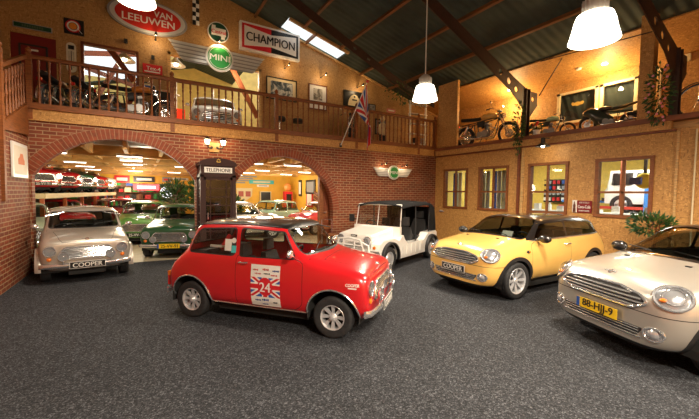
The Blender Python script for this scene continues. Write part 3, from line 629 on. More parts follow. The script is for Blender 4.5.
# ------------------------------------------------------------ open-topped utility car
CANVAS = mat('black_canvas', (.014, .014, .015), .95, spec=.15, noise=.25, nscale=5, bump=.2)
def moke(label, loc, rz):
    t = thing('open_utility_car', label, 'car', loc, rz); t.scale = (1.06, 1.06, 1.06)
    W = P_WHT; mb = MB()
    def sec(x, w, z0, z1, r=.04): return [(x, -w, z0), (x, -w, z1-r), (x, -w+r, z1), (x, w-r, z1), (x, w, z1-r), (x, w, z0)]
    mb.loft([sec(1.36, .40, .34, .70), sec(1.33, .43, .34, .755), sec(1.0, .44, .34, .80), sec(.50, .45, .34, .86)]); mb.bb((.44, -.62, .60), (.52, .62, .88))
    for s in (1, -1):
        # side box: polygon seen from the side with cut wheel openings
        P = [(1.40, .48), (1.34, .60), (1.18, .66), (.80, .66), (.64, .60)]+[]
        top = [(1.42, .46), (1.36, .585), (1.20, .655), (.80, .665), (.60, .60), (.50, .66), (.42, .70), (.34, .60), (.20, .50), (-.62, .50), (-.74, .58), (-.84, .66), (-1.30, .68), (-1.38, .62), (-1.38, .34)]
        bot = [(-1.31, .34)]+[(-1.02+.30*cos(a), .26+.30*sin(a)) for a in [pi-i*pi/10 for i in range(1, 10)]]+[(-.70, .20), (.66, .20)]+[(1.0+.31*cos(a), .27+.31*sin(a)) for a in [pi-i*pi/10 for i in range(1, 10)]]+[(1.32, .34)]
        poly = top+bot; mb.prism([(x, s*.45, z) for x, z in poly], (0, s*.21, 0))
    mb.bb((-1.38, -.5, .30), (-1.30, .5, .64)); mb.bb((-.7, -.47, .2), (.5, .47, .26)); mb.bb((-1.3, -.47, .40), (-.7, .47, .46))
    mb.build('body', [W], t, 30)
    for s in (1, -1):
        for i in range(5): x = -.5+i*.22; mb = MB(); mb.bb((x, s*.655, .26), (x+.10, s*.672, .46)); mb.build('side_panel_rib', [W], t)
    for s in (1, -1):
        for cx_, r in ((1.0, .315), (-1.02, .305)):
            mb = MB(); A = [pi*i/14 for i in range(-1, 16)]
            mb.loft([[(cx_+rr*cos(a), s*y, .27+rr*sin(a)) for rr, y in ((r, .66), (r+.035, .665), (r+.025, .735), (r-.01, .735))] for a in A]); mb.build('wheel_arch_flare', [BLACK], t)
            m2 = MB(); liner(m2, cx_, .26, r, s*.64, s*.45); m2.build('wheel_well', [MATTE], t)
            wheel(t, (cx_, s*.60, .25), .25, .16, s, 'steel', .62)
        lamp_unit(t, 'headlight', (1.375, s*.34, .635), (1, 0, 0), .09)
        mb = MB(); mb.lathe([(.035, 0), (.03, .02), (.001, .025)], (1.40, s*.54, .52), (1, 0, 0), 12); mb.build('indicator', AMBER, t)
        mb = MB(); mb.box((.46, s*.74, 1.02), (.03, .14, .17)); mb.cyl((.47, s*.62, 1.0), (.46, s*.70, 1.02), .01, n=6); mb.build('door_mirror', BLACK, t)
    mb = MB(); mb.bb((1.335, -.22, .38), (1.36, .22, .60)); mb.build('grille_backing', BLACK, t)
    mb = MB(); z = .40
    for i in range(6): mb.box((1.368, 0, .405+i*.035), (.012, .44, .014))
    mb.build('grille', W, t)
    mb = MB(); mb.box((1.36, 0, .725), (.02, .15, .045)); mb.text('MOKE', facing((1.372, 0, .725), (0, 1, 0)), .04, .003, 1); mb.build('name_badge', [BLACK, WHITE], t)
    mb = MB()
    for R_ in ([(1.36, -.50, .40), (1.52, -.44, .42), (1.55, 0, .42), (1.52, .44, .42), (1.36, .50, .40)], [(1.5, -.36, .42), (1.52, -.28, .66), (1.53, 0, .70), (1.52, .28, .66), (1.5, .36, .42)], [(1.46, -.46, .42), (1.44, -.42, .55), (1.50, -.3, .62)], [(1.46, .46, .42), (1.44, .42, .55), (1.50, .3, .62)]): mb.tube(R_, .02, 8)
    for y in (-.14, .14): mb.cyl((1.545, y, .42), (1.53, y, .69), .016)
    mb.cyl((1.535, -.33, .55), (1.535, .33, .55), .014)
    mb.build('bull_bar', W, t)
    mb = MB(); pts = [(.46, -.60, .86), (.38, -.58, 1.36), (.38, .58, 1.36), (.46, .60, .86)]
    mb.tube(pts, .018, 8, 0, True); mb.cyl((.46, 0, .87), (.385, 0, 1.35), .008); fr = mb.build('windscreen_frame', W, t)
    mb = MB(); mb.prism([(.455, -.58, .89), (.385, -.56, 1.34), (.385, .56, 1.34), (.455, .58, .89)], (.005, 0, 0)); mb.build('windscreen', GLASS, t)
    mb = MB()
    def bow(x, z, w=.60, zs=.09): return [(x, -w, z-zs), (x, -w*.93, z-.03), (x, -w*.5, z), (x, 0, z+.015), (x, w*.5, z), (x, w*.93, z-.03), (x, w, z-zs)]
    R_ = [bow(.44, 1.37, .60, .07), bow(.36, 1.40, .62, .10), bow(-.1, 1.435, .63), bow(-.35, 1.42, .63), bow(-.7, 1.44, .63), bow(-1.1, 1.42, .62), bow(-1.28, 1.36, .62, .12)]
    R2 = [[(x, y, z-.012) for x, y, z in r_] for r_ in R_]
    mb.loft([a+b[::-1] for a, b in zip(R_, R2)])
    for s in (1, -1):   # rear side curtain
        mb.prism([(-1.30, s*.62, 1.27), (-.98, s*.63, 1.36), (-1.02, s*.635, .95), (-.95, s*.64, .70), (-1.36, s*.64, .68)], (0, -s*.012, 0))
    mb.prism([(-1.29, -.62, 1.28), (-1.29, .62, 1.28), (-1.37, .63, .68), (-1.37, -.63, .68)], (.012, 0, 0)); mb.build('canvas_hood', CANVAS, t, 50)
    mb = MB()
    for x0, x1, z in ((-.30, -.28, 1.40), (-1.0, -1.05, 1.40)):
        mb.tube([(x0, -.59, .50), (x1, -.59, z-.1), (x1, -.5, z), (x1, .5, z), (x1, .59, z-.1), (x0, .59, .50)], .016, 8)
    for s in (1, -1): mb.cyl((.39, s*.56, 1.35), (-1.05, s*.55, 1.38), .012)
    mb.build('hood_frame', BLACK, t)
    for x in (-.05, -.85):
        for y in (.27, -.27): seat(t, x, y, .30 if x > -.5 else .46, .42, .5)
    steering(t, (.24, -.27, .84), .17)
    mb = MB(); mb.bb((.40, -.5, .70), (.46, .5, .85)); mb.build('dashboard', DARKIN, t)
    return t
# ------------------------------------------------------------ motorcycles
def moto_wheel(parent, x, R, w, spokes=True):
    mb = MB(); mb.torus((0, 0, 0), (0, 1, 0), R-w/2, w/2, 32, 10); o = mb.build('wheel', RUBBER, parent, 60, loc=(x, 0, R))
    m = MB(); r = R-w*.95; m.lathe([(r, -w*.3), (r+.015, 0), (r, w*.3), (r-.012, w*.2), (r-.012, -w*.2)], (0, 0, 0), (0, 1, 0), 32, closed=True)
    m.lathe([(.03, -.05), (.045, -.04), (.03, 0), (.045, .04), (.03, .05)], (0, 0, 0), (0, 1, 0), 12)
    n = 24 if spokes else 6
    for i in range(n):
        a = 2*pi*i/n; b = a+(.35 if i % 2 else -.35); s = .03*(1 if (i//2) % 2 else -1)
        m.cyl((.04*cos(b), s, .04*sin(b)), (r*cos(a), 0, r*sin(a)), .0035 if spokes else .014, n=4)
    m.lathe([(.13, -.02), (.13, -.012), (.05, -.012), (.05, -.02)], (0, w*.7, 0), (0, 1, 0), 20, closed=True)
    m.build('rim', CHROME if spokes else ALLOY, o, 40); return o
def motorcycle(name, label, loc, rz, tank=P_YEL, style='classic', group=None, accent=None, zoff=0):
    t = thing(name, label, 'motorcycle', loc, rz, group); R = .33; fx, rx = .72, -.70; A = accent or tank
    moto_wheel(t, fx, R, .09 if style == 'classic' else .11, style != 'sport'); moto_wheel(t, rx, R, .11 if style == 'classic' else .16, style != 'sport')
    hd = (.38, 0, .88)
    mb = MB()
    for s in (1, -1):
        mb.cyl((fx, s*.085, R), (.44, s*.085, .93), .022); mb.cyl((fx, s*.085, R), (fx-.1, s*.085, R+.22), .03)
    mb.box((.45, 0, .90), (.09, .21, .03)); mb.box((.485, 0, .80), (.09, .21, .03)); mb.build('front_fork', CHROME if style == 'classic' else ALLOY, t)
    mb = MB()
    for s in (1, -1):
        mb.tube([(.42, s*.02, .82), (.20, s*.10, .80), (-.25, s*.11, .74), (-.78, s*.10, .70)], .016, 6); mb.tube([(.42, s*.02, .80), (.30, s*.10, .45), (.22, s*.12, .27), (-.28, s*.12, .27), (-.34, s*.11, .70)], .016, 6)
        mb.bar((rx, s*.10, R), (-.28, s*.10, .33), .03, .04); mb.cyl((rx+.03, s*.13, R+.03), (-.52, s*.12, .70), .022)
    mb.cyl((.42, 0, .95), (.46, 0, .74), .03); mb.build('frame', BLACK, t)
    for s in (1, -1): mb = MB(); mb.lathe([(.036, 0), (.04, .02), (.04, .26), (.036, .28)], (rx+.03, s*.14, R+.07), (.15, 0, .32), 8); mb.build('shock_absorber', CHROME, t)
    mb = MB()   # engine: crankcase + cylinders with fins
    mb.loft([[(.20, -.13, .26), (.20, .13, .26), (.22, .13, .46), (.22, -.13, .46)], [(-.24, -.15, .24), (-.24, .15, .24), (-.24, .13, .44), (-.24, -.13, .44)]])
    for s in (1, -1): mb.cyl((.06, s*.10, .38), (.06, s*.19, .38), .11, n=20); mb.cyl((-.12, s*.10, .36), (-.12, s*.18, .36), .09, n=20)
    for i in range(7): mb.lathe([(.085, 0), (.095, .006), (.085, .012)], (.04, 0, .47+i*.028), (.08, 0, 1), 16)
    mb.cyl((.04, 0, .45), (.06, 0, .68), .075, n=16); mb.box((.06, 0, .68), (.17, .2, .06)); mb.build('engine', ENG, t)
    mb = MB()
    for s in (1, -1):
        mb.tube([(.12, s*.07, .62), (.26, s*.12, .55), (.30, s*.15, .36), (.18, s*.17, .25), (-.2, s*.18, .25)], .02, 8); mb.tube([(-.2, s*.18, .25), (-.35, s*.18, .26), (-1.0, s*.19, .33)], [.022, .045, .042], 10)
    mb.build('exhaust', CHROME, t)
    mb = MB()   # tank
    prof = [(.36, .05, .86, .93), (.30, .12, .82, .99), (.12, .155, .80, 1.02), (-.08, .13, .80, .98), (-.20, .06, .80, .90)]
    mb.loft([[(x, w*cos(a), (z0+z1)/2+(z1-z0)/2*sin(a)) for a in [2*pi*i/14 for i in range(14)]] for x, w, z0, z1 in prof]); mb.build('fuel_tank', tank, t, 60)
    if style != 'sport':
        mb = MB(); mb.loft([[(x, w*cos(a), z+.055*sin(a)) for a in [2*pi*i/10 for i in range(10)]] for x, w, z in ((-.10, .10, .86), (-.25, .14, .86), (-.5, .14, .87), (-.80, .12, .90), (-.86, .06, .91))]); mb.build('seat', SEATM, t, 60)
        for x, nm in ((fx, 'front_mudguard'), (rx, 'rear_mudguard')):
            mb = MB(); a0, a1 = (20, 165) if x == fx else (35, 190)
            mb.loft([[(x+(R+.03)*cos(a), y, R+(R+.03)*sin(a)-abs(y)*.3) for y in (-.06, -.03, .03, .06)]+[(x+(R+.022)*cos(a), y, R+(R+.022)*sin(a)-abs(y)*.3) for y in (.06, -.06)] for a in [rad(a0+(a1-a0)*i/12) for i in range(13)]]); mb.build(nm, CHROME if A is tank else A, t, 60)
        lamp_unit(t, 'headlight', (.58, 0, .86), (1, 0, 0), .085)
        mb = MB(); mb.lathe([(.085, 0), (.08, -.06), (.04, -.11), (.001, -.12)], (.575, 0, .86), (1, 0, 0), 14); mb.build('headlight_shell', BLACK, t)
        mb = MB(); mb.tube([(.22, -.38, 1.02), (.30, -.30, 1.06), (.42, -.14, 1.04), (.44, 0, .97), (.42, .14, 1.04), (.30, .30, 1.06), (.22, .38, 1.02)], .013, 8); h = mb.build('handlebar', CHROME, t)
        for s in (1, -1):
            mb = MB(); mb.cyl((.20, s*.40, 1.01), (.28, s*.31, 1.05), .019); mb.build('grip', BLACK, h)
            mb = MB(); mb.cyl((.34, s*.28, 1.06), (.33, s*.36, 1.20), .006, n=5); mb.lathe([(.001, 0), (.05, 0), (.04, .02), (.001, .025)], (.33, s*.37, 1.22), (1, 0, 0), 12); mb.build('mirror', CHROME, h)
        mb = MB()
        for s in (1, -1): mb.lathe([(.04, 0), (.045, .05), (.001, .06)], (.44, s*.06, .98), (-.5, 0, 1), 12)
        mb.build('instrument', BLACK, t)
        mb = MB(); mb.box((-1.0, 0, .72), (.05, .10, .07)); mb.build('tail_light', REDL, t)
        mb = MB()
        for s in (1, -1): mb = MB(); mb.loft([[(.02, s*.125, .78), (.02, s*.125, .60), (-.02, s*.135, .62), (-.02, s*.135, .76)], [(-.25, s*.13, .76), (-.22, s*.13, .58), (-.22, s*.14, .60), (-.24, s*.14, .74)]]); mb.build('side_panel', BLACK, t)
    else:
        mb = MB()
        rg = [[(x, w*cos(a), zc+h*sin(a)) for a in [2*pi*i/14 for i in range(14)]] for x, w, zc, h in ((.92, .03, .82, .05), (.80, .13, .82, .13), (.60, .20, .78, .24), (.40, .20, .62, .36), (.10, .18, .50, .28), (-.18, .12, .40, .14))]
        mb.loft(rg); mb.build('fairing', A, t, 60)
        mb = MB(); mb.loft([[(x, w*cos(a), z+h*sin(a)) for a in [2*pi*i/10 for i in range(10)]] for x, w, z, h in ((-.08, .12, .84, .06), (-.40, .15, .86, .06), (-.75, .12, .96, .06), (-1.02, .04, 1.04, .03))]); mb.build('tail_unit', A, t, 60)
        mb = MB(); mb.loft([[(x, w*cos(a), z+h*sin(a)) for a in [2*pi*i/10 for i in range(10)]] for x, w, z, h in ((-.12, .11, .90, .03), (-.30, .13, .915, .04), (-.50, .10, .94, .03))]); mb.build('seat', SEATM, t, 60)
        mb = MB(); mb.loft([[(.86, .10*cos(a), .90+.03*sin(a)) for a in [pi*i/8 for i in range(9)]], [(.55, .16*cos(a), 1.0+.10*sin(a)) for a in [pi*i/8 for i in range(9)]]], cap=False, closed=False); mb.build('screen', LENS, t, 60)
        mb = MB(); mb.tube([(.36, -.34, .93), (.44, -.12, .96), (.44, .12, .96), (.36, .34, .93)], .013, 6); mb.build('handlebar', BLACK, t)
        mb = MB(); mb.loft([[(fx+(R+.03)*cos(a), y, R+(R+.03)*sin(a)-abs(y)*.3) for y in (-.07, 0, .07)]+[(fx+(R+.02)*cos(a), y, R+(R+.02)*sin(a)-abs(y)*.3) for y in (.07, -.07)] for a in [rad(30+130*i/10) for i in range(11)]]); mb.build('front_mudguard', A, t, 60)
    mb = MB(); mb.cyl((-.05, .12, .27), (-.10, .26, .02), .012); mb.cyl((-.05, -.12, .27), (-.10, -.26, .02), .012); mb.box((-.10, .26, .01), (.08, .06, .02)); mb.box((-.10, -.26, .01), (.08, .06, .02)); mb.build('stand', BLACK, t)
    return t
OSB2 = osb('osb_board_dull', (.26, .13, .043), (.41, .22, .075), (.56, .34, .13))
XL, XR, YB, YU, ZB = -1.99, 9.33, 9.38, 11.3, 3.33
OSB = osb('osb_board'); BRX = brick('brick_back', 0); BRY = brick('brick_side', 1)
VOUS = mat('arch_brick', (.25, .052, .018), .7, noise=.3, nscale=12, bump=.3); MORT = mat('mortar', (.36, .24, .14), .85, noise=.15)
WD = wood('orange_wood', (.25, .078, .019), rough=.55); WDD = wood('dark_red_wood', (.20, .05, .018)); WDL = wood('pale_wood', (.62, .38, .15)); STEEL = mat('brown_steel', (.05, .022, .014), .5, noise=.2)
ROOFM = corrugated('green_roof_sheet', (.042, .060, .050), 1, .22, .85); GREY = mat('grey_paint', (.35, .35, .36), .5); CREAM = mat('cream_paint', (.80, .68, .42), .5); YWALL = mat('yellow_wall_paint', (.86, .50, .06), .6, noise=.06, nscale=3)
BEIGE = mat('beige_floor', (.55, .47, .33), .35, noise=.12, nscale=4); DRED = mat('dark_red_door', (.20, .012, .012), .4); GOLD = mat('gold_print', (.75, .5, .12), .4, .3); GREENP = mat('green_print', (.03, .30, .06), .4); TEAL = mat('turquoise_paint', (.08, .55, .58), .5)
PANE = glass('window_pane', (.92, .94, .93)); 
def flat_plate(poly, holes, axis, c0, th, mi_m, name, parent=None, tagit=False):
    a, b = AX[axis]; k = 3-a-b; bm = bmesh.new()
    def P3(p, o=0): q = [0, 0, 0]; q[a] = p[0]; q[b] = p[1]; q[k] = c0+o; return q
    bm.faces.new([bm.verts.new(P3(p)) for p in poly]); bmesh.ops.triangulate(bm, faces=bm.faces)
    for h in holes: imprint(bm, h, axis, 5)
    bmesh.ops.delete(bm, geom=[f for f in bm.faces if f.material_index == 5], context='FACES')
    bmesh.ops.recalc_face_normals(bm, faces=bm.faces)
    r = bmesh.ops.extrude_face_region(bm, geom=list(bm.faces)); vec = [0, 0, 0]; vec[k] = th
    bmesh.ops.translate(bm, vec=vec, verts=[g for g in r['geom'] if isinstance(g, bmesh.types.BMVert)])
    bmesh.ops.recalc_face_normals(bm, faces=bm.faces)
    me = bpy.data.meshes.new(name); bm.to_mesh(me); bm.free(); me.materials.append(mi_m)
    o = bpy.data.objects.new(name, me); COL.objects.link(o); o.parent = parent; return o
S_ = lambda o: tag(o, kind='structure')
RZ = lambda x: 5.70-.2727*(x-9.33) if x > 2.2 else 7.645-.2727*(2.2-x)
# floors
m = MB(); m.bb((-7, -7, -.1), (15, 9.55, 0)); struct(m, 'floor', [carpet()])
m = MB(); m.bb((-7, 9.55, -.1), (15, 27.5, 0)); struct(m, 'floor', [BEIGE])
# back wall with two arches
def arc(cx_, zc, R, a0, a1, n): return [(cx_+R*cos(rad(a0+(a1-a0)*i/n)), zc+R*sin(rad(a0+(a1-a0)*i/n))) for i in range(n+1)]
A1 = (-.42, 1.07, 1.79); A2 = (3.45, 1.15, 1.58)
a1l = math.degrees(math.acos(-1.53/1.79)); a1r = math.degrees(math.acos(1.54/1.79)); a2l = math.degrees(math.acos(-1.52/1.58)); a2r = 1
h1 = [(-1.95, -.05)]+arc(*A1, a1l, a1r, 40)+[(1.12, -.05)]; h2 = [(1.93, -.05)]+arc(*A2, a2l, a2r, 40)+[(5.03, -.05)]
wall = [(XL-.3, 0), (-1.95, 0)]+arc(*A1, a1l, a1r, 40)+[(1.12, 0), (1.93, 0)]+arc(*A2, a2l, a2r, 40)+[(5.03, 0), (XR+.2, 0), (XR+.2, 3.12), (XL-.3, 3.12)]
m = MB(); m.prism([(x, YB, z) for x, z in wall], (0, .22, 0)); o = struct(m, 'wall_back', [BRX])
bm = bmesh.new(); bm.from_mesh(o.data); bmesh.ops.triangulate(bm, faces=[f for f in bm.faces if len(f.verts) > 4]); bm.to_mesh(o.data); bm.free()
for k, (A, al, ar) in enumerate(((A1, a1l, a1r), (A2, a2l, a2r))):
    m = MB(); cx_, zc, R = A; n = int(R*rad(al-ar)/.078)
    for i in range(n):
        b0 = rad(ar+(al-ar)*(i+.08)/n); b1 = rad(ar+(al-ar)*(i+.92)/n)
        m.prism([(cx_+r*cos(b), YB-.014, zc+r*sin(b)) for r, b in ((R-.012, b0), (R+.21, b0), (R+.21, b1), (R-.012, b1))], (0, .24, 0))
    for i in range(n):
        b0 = rad(ar+(al-ar)*i/n); b1 = rad(ar+(al-ar)*(i+1)/n)
        m.prism([(cx_+r*cos(b), YB-.006, zc+r*sin(b)) for r, b in ((R-.003, b0), (R+.22, b0), (R+.22, b1), (R-.003, b1))], (0, .23, 0), 1)
    struct(m, 'trim_%d' % (k+1), [VOUS, MORT])
# left wall, upper left wall, front wall closing the hall behind the camera
m = MB(); m.bb((XL-.3, -7, 0), (XL, YB, 2.74)); struct(m, 'wall_left', [BRY])
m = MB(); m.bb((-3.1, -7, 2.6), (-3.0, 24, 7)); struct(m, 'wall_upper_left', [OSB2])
m = MB(); m.bb((-7, -7.2, 0), (15, -7, 8)); struct(m, 'wall_front', [OSB])
# balcony floor and fascia
m = MB(); m.bb((-3.05, YB, 3.12), (11.3, 24, ZB)); struct(m, 'floor', [WDL])
m = MB(); m.bb((XL, YB-.05, 3.10), (XR, YB+.0, ZB+.0)); struct(m, 'trim_3', [OSB])
m = MB(); m.bb((XL, YB-.09, ZB+.0), (XR, YB+.06, ZB+.04)); m.bb((XL, YB-.07, ZB+.04), (XR, YB+.03, ZB+.09)); struct(m, 'trim_4', [WD])
# upper back wall with door and two openings
gab = [(-3.05, ZB), (11.2, ZB), (11.2, RZ(11.2)), (2.2, RZ(2.2)), (-3.05, RZ(-3.05))]
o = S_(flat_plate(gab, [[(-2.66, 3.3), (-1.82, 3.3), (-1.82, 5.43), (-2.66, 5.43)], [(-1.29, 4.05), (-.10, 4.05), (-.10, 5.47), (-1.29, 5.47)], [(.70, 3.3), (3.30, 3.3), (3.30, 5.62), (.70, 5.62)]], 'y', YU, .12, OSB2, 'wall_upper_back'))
m = MB(); 
for a, b in (((-1.33, YU-.03, 4.01), (-.06, YU+.13, 4.07)), ((-1.33, YU-.03, 5.45), (-.06, YU+.13, 5.51)), ((-1.33, YU-.03, 4.05), (-1.27, YU+.13, 5.48)), ((-.12, YU-.03, 4.05), (-.06, YU+.13, 5.48))): m.bb(a, b)
struct(m, 'window_1', [WDD]); m = MB(); m.bb((-1.28, YU+.05, 4.06), (-.11, YU+.055, 5.46)); m.build('window_pane', PANE, bpy.data.objects['window_1'])
m = MB(); m.bb((.64, YU-.03, ZB), (.72, YU+.13, 5.68)); m.bb((3.27, YU-.03, ZB), (3.35, YU+.13, 5.68)); m.bb((.64, YU-.03, 5.60), (3.35, YU+.13, 5.68)); struct(m, 'trim_5', [WDL])
# door upstairs
m = MB(); m.bb((-2.66, YU+.02, ZB), (-1.82, YU+.07, 5.43)); d = struct(m, 'door_1', [DRED])
m = MB()
for a, b in (((-2.52, YU+.005, 3.6), (-2.48, YU+.025, 5.2)), ((-2.02, YU+.005, 3.6), (-1.98, YU+.025, 5.2)), ((-2.5, YU+.005, 5.17), (-2.0, YU+.025, 5.21)), ((-2.5, YU+.005, 3.58), (-2.0, YU+.025, 3.62))): m.bb(a, b)
m.build('panel_moulding', BLACK, d)
m = MB(); m.box((-1.90, YU, 4.35), (.05, .02, .22)); m.cyl((-1.90, YU-.01, 4.40), (-1.90, YU-.05, 4.40), .01); m.cyl((-1.90, YU-.05, 4.40), (-2.02, YU-.05, 4.40), .011); m.build('door_handle', ALLOY, d)
m = MB(); m.box((-2.23, YU+.01, 5.08), (.14, .01, .04)); m.build('name_plate', WHITE, d)
# right wall lower with four windows
wins = [(7.92, 8.92), (6.42, 7.42), (4.74, 5.74), (3.02, 4.06)]
o = S_(flat_plate([(-7, 0), (YB, 0), (YB, 3.12), (-7, 3.12)], [[(a, 1.26), (b, 1.26), (b, 2.56), (a, 2.56)] for a, b in wins], 'x', XR, .12, OSB, 'wall_right'))
for i, (a, b) in enumerate(wins):
    m = MB(); c = (a+b)/2
    for y in (a, b): m.bb((XR-.03, y-.035, 1.22), (XR+.13, y+.035, 2.60))
    for z in (1.255, 2.565): m.bb((XR-.035, a-.04, z-.035), (XR+.13, b+.04, z+.035))
    m.bb((XR+.0, c-.025, 1.26), (XR+.06, c+.025, 2.56)); m.bb((XR+.0, a, 1.785), (XR+.06, b, 1.835))
    w = struct(m, 'window_%d' % (i+2), [WD]); m = MB(); m.bb((XR+.03, a, 1.26), (XR+.034, b, 2.56)); m.build('window_pane', PANE, w)
# ledge of the side mezzanine
m = MB(); m.bb((XR-.11, 2.72, 3.10), (XR, YB, 3.27)); struct(m, 'trim_6', [OSB])
m = MB(); m.bb((XR-.15, -7, 3.27), (XR+.16, YB-.05, 3.37)); struct(m, 'trim_7', [wood('ledge_wood', (.22, .065, .022), (1, .3, 1), .5)])
m = MB(); m.bb((XR-.06, 2.66, 3.06), (XR, YB, 3.10)); struct(m, 'trim_8', [WDD])  # dark strip standing in for the thin shade under the ledge
m = MB(); m.bb((XR+.1, -7, 3.12), (11.3, YB, ZB)); struct(m, 'floor', [WDL])
o = S_(flat_plate([(-7, ZB-.1), (17, ZB-.1), (17, 5.3), (-7, 5.3)], [[(4.96, 3.95), (6.02, 3.95), (6.02, 4.84), (4.96, 4.84)], [(4.04, 3.95), (4.84, 3.95), (4.84, 4.84), (4.04, 4.84)]], 'x', 11.2, .1, OSB, 'wall_upper_right'))
for i, (a, b) in enumerate(((4.96, 6.02), (4.04, 4.84))):
    m = MB()
    for y in (a, b): m.bb((11.15, y-.04, 3.91), (11.22, y+.04, 4.88))
    for z in (3.95, 4.84): m.bb((11.15, a-.04, z-.035), (11.22, b+.04, z+.035))
    w = struct(m, 'window_%d' % (i+6), [CREAM]); m = MB(); m.bb((11.21, a, 3.95), (11.214, b, 4.84)); m.build('window_pane', PANE, w)
# corrugated sheds seen behind those windows
m = MB(); m.quad((12.6, 2, 3.2), (12.6, 9, 3.2), (11.4, 9, 5.0), (11.4, 2, 5.0)); m.bb((12.7, 1, 3), (12.8, 10, 5.2))
struct(m, 'wall_outer_right', [corrugated('grey_sheet', (.16, .18, .17), 1, .22)])
m = MB(); m.bb((XR, 8.43, ZB), (XR+.1, YB-.05, RZ(9.5))); m.bb((XR, 3.10, 3.37), (XR+.22, 3.34, RZ(9.6))); struct(m, 'column_1', [OSB]); bpy.data.objects['column_1'].name = 'trim_9'
# boards lining the lower part of the roof
m = MB(); x0, x1 = 9.78, 11.2; m.prism([(x0, 17, RZ(x0)-.04), (x1, 17, RZ(x1)-.04), (x1, 17, RZ(x1)-.01), (x0, 17, RZ(x0)-.01)], (0, -24, 0)); struct(m, 'ceiling', [OSB])
# roof
m = MB()
def roofq(xa, xb, ya, yb): m.prism([(xa, ya, RZ(xa)), (xb, ya, RZ(xb)), (xb, ya, RZ(xb)+.06), (xa, ya, RZ(xa)+.06)], (0, yb-ya, 0))
roofq(2.2, 3.98, -7, 17); roofq(3.98, 6.15, -7, 10.45); roofq(3.98, 6.15, YU, 14); roofq(6.15, 13, -7, 24); roofq(-7, 2.2, -7, 14.5); roofq(-7, -2.6, 14.5, 24); roofq(1.2, 2.2, 14.5, 24); roofq(-2.6, 1.2, 19.5, 20.0); roofq(2.2, 3.98, 17, 24); struct(m, 'ceiling', [ROOFM])
m = MB()
for x in (-1.8, -.5, .8, 3.15, 4.47, 5.80, 7.15, 8.47): m.bar((x, -7, RZ(x)-.055), (x, 10.45 if 4 < x < 6 else YU, RZ(x)-.055), .07, .10, up=(.27, 0, 1))
m.bar((4.9, 10.4, RZ(4.9)-.03), (4.9, YU, RZ(4.9)-.03), .06, .1)
struct(m, 'trim_10', [wood('purlin_wood', (.22, .09, .03), (1, .2, 1))])
m = MB(); m.bar((3.98, YU-.02, RZ(3.98)-.06), (11.2, YU-.02, RZ(11.2)-.06), .05, .12, up=(0, 1, 0)); m.bar((3.98, 10.45, RZ(3.98)-.03), (6.15, 10.45, RZ(6.15)-.03), .08, .1, up=(0, 1, 0)); struct(m, 'trim_11', [WDL])
m = MB(); m.prism([(3.98, 10.45, RZ(3.98)+.03), (6.15, 10.45, RZ(6.15)+.03), (6.15, 10.45, RZ(6.15)+.035), (3.98, 10.45, RZ(3.98)+.035)], (0, .85, 0)); struct(m, 'window_8', [PANE])
# steel frames
def frame(y, n, post=True):
    low = [(9.42, 3.95), (9.30, 4.22), (8.78, 4.60), (7.03, 5.40), (5.5, 6.06), (2.6, 7.3)]; up = [(2.6, 7.48), (5.5, 6.28), (7.03, 5.64), (8.78, 4.94), (9.44, 4.70)]
    hs = [circ(8.95, 4.66, .075), circ(8.62, 4.83, .085), circ(8.25, 5.0, .08)]
    if n == 3: hs = [circ(5.35, 6.30, .10), circ(5.9, 6.07, .10)]
    if n == 3: low = [(8.95, 4.78), (7.03, 5.42), (5.5, 6.06), (2.6, 7.3)]; up = [(2.6, 7.46), (5.5, 6.24), (7.03, 5.58), (8.95, 4.86)]; hs = [circ(5.6, 6.13, .06), circ(6.1, 5.91, .06)]
    o = flat_plate(low+up, hs, 'y', y-.012, .024, STEEL, 'trim_%d' % (11+n)); S_(o)
    m = MB()
    for P in (low[1:], up):
        for p, q in zip(P, P[1:]): m.bar((p[0], y, p[1]), (q[0], y, q[1]), .10, .02, up=(0, 1, 0))
    if post: m.bb((9.36, y-.07, ZB), (9.38, y+.07, 4.75)); m.bb((9.52, y-.07, ZB), (9.54, y+.07, 4.75)); m.bb((9.37, y-.01, ZB), (9.53, y+.01, 4.75))
    m.build('flange', STEEL, o)
    if post:
        g = flat_plate([(9.54, 3.95), (9.97, 4.40), (9.97, 4.66), (9.54, 4.66)], [circ(9.75, 4.50, .07)], 'y', y-.01, .02, STEEL, 'gusset', o)
        m = MB(); m.bar((9.54, y, 3.95), (9.97, y, 4.40), .1, .015, up=(0, 1, 0)); m.bar((9.54, y, 4.66), (9.97, y, 4.66), .1, .015, up=(0, 1, 0)); m.build('gusset_flange', STEEL, o)
frame(6.0, 1); frame(2.75, 2); frame(9.15, 3, False)
m = MB(); m.cyl((9.9, 5.9, 4.6), (9.95, 5.3, RZ(9.95)), .015); m.cyl((8.6, 2.9, 4.95), (8.4, 5.0, 5.0), .012); struct(m, 'trim_15', [STEEL])
m = MB(); m.bb((XR-.03, 5.90, 0), (XR, 5.98, 3.1)); m.bb((XR-.035, 2.60, 0), (XR-.005, 2.64, 3.06)); struct(m, 'trim_16', [WDL])
m = MB(); m.bb((XR-.04, 6.02, 0), (XR, 6.10, 3.1)); struct(m, 'trim_17', [WDD])
# OSB door in the right wall corner (handle only is visible)
m = MB(); m.box((XR-.004, 9.06, 1.10), (.008, .14, .07)); d = struct(m, 'door_2', [ALLOY]); m = MB(); m.box((XR-.02, 9.06, 1.10), (.01, .1, .05)); m.cyl((XR-.03, 9.08, 1.10), (XR-.06, 9.08, 1.10), .01); m.cyl((XR-.06, 9.10, 1.10), (XR-.06, 8.86, 1.10), .012); m.build('door_handle', ALLOY, d)
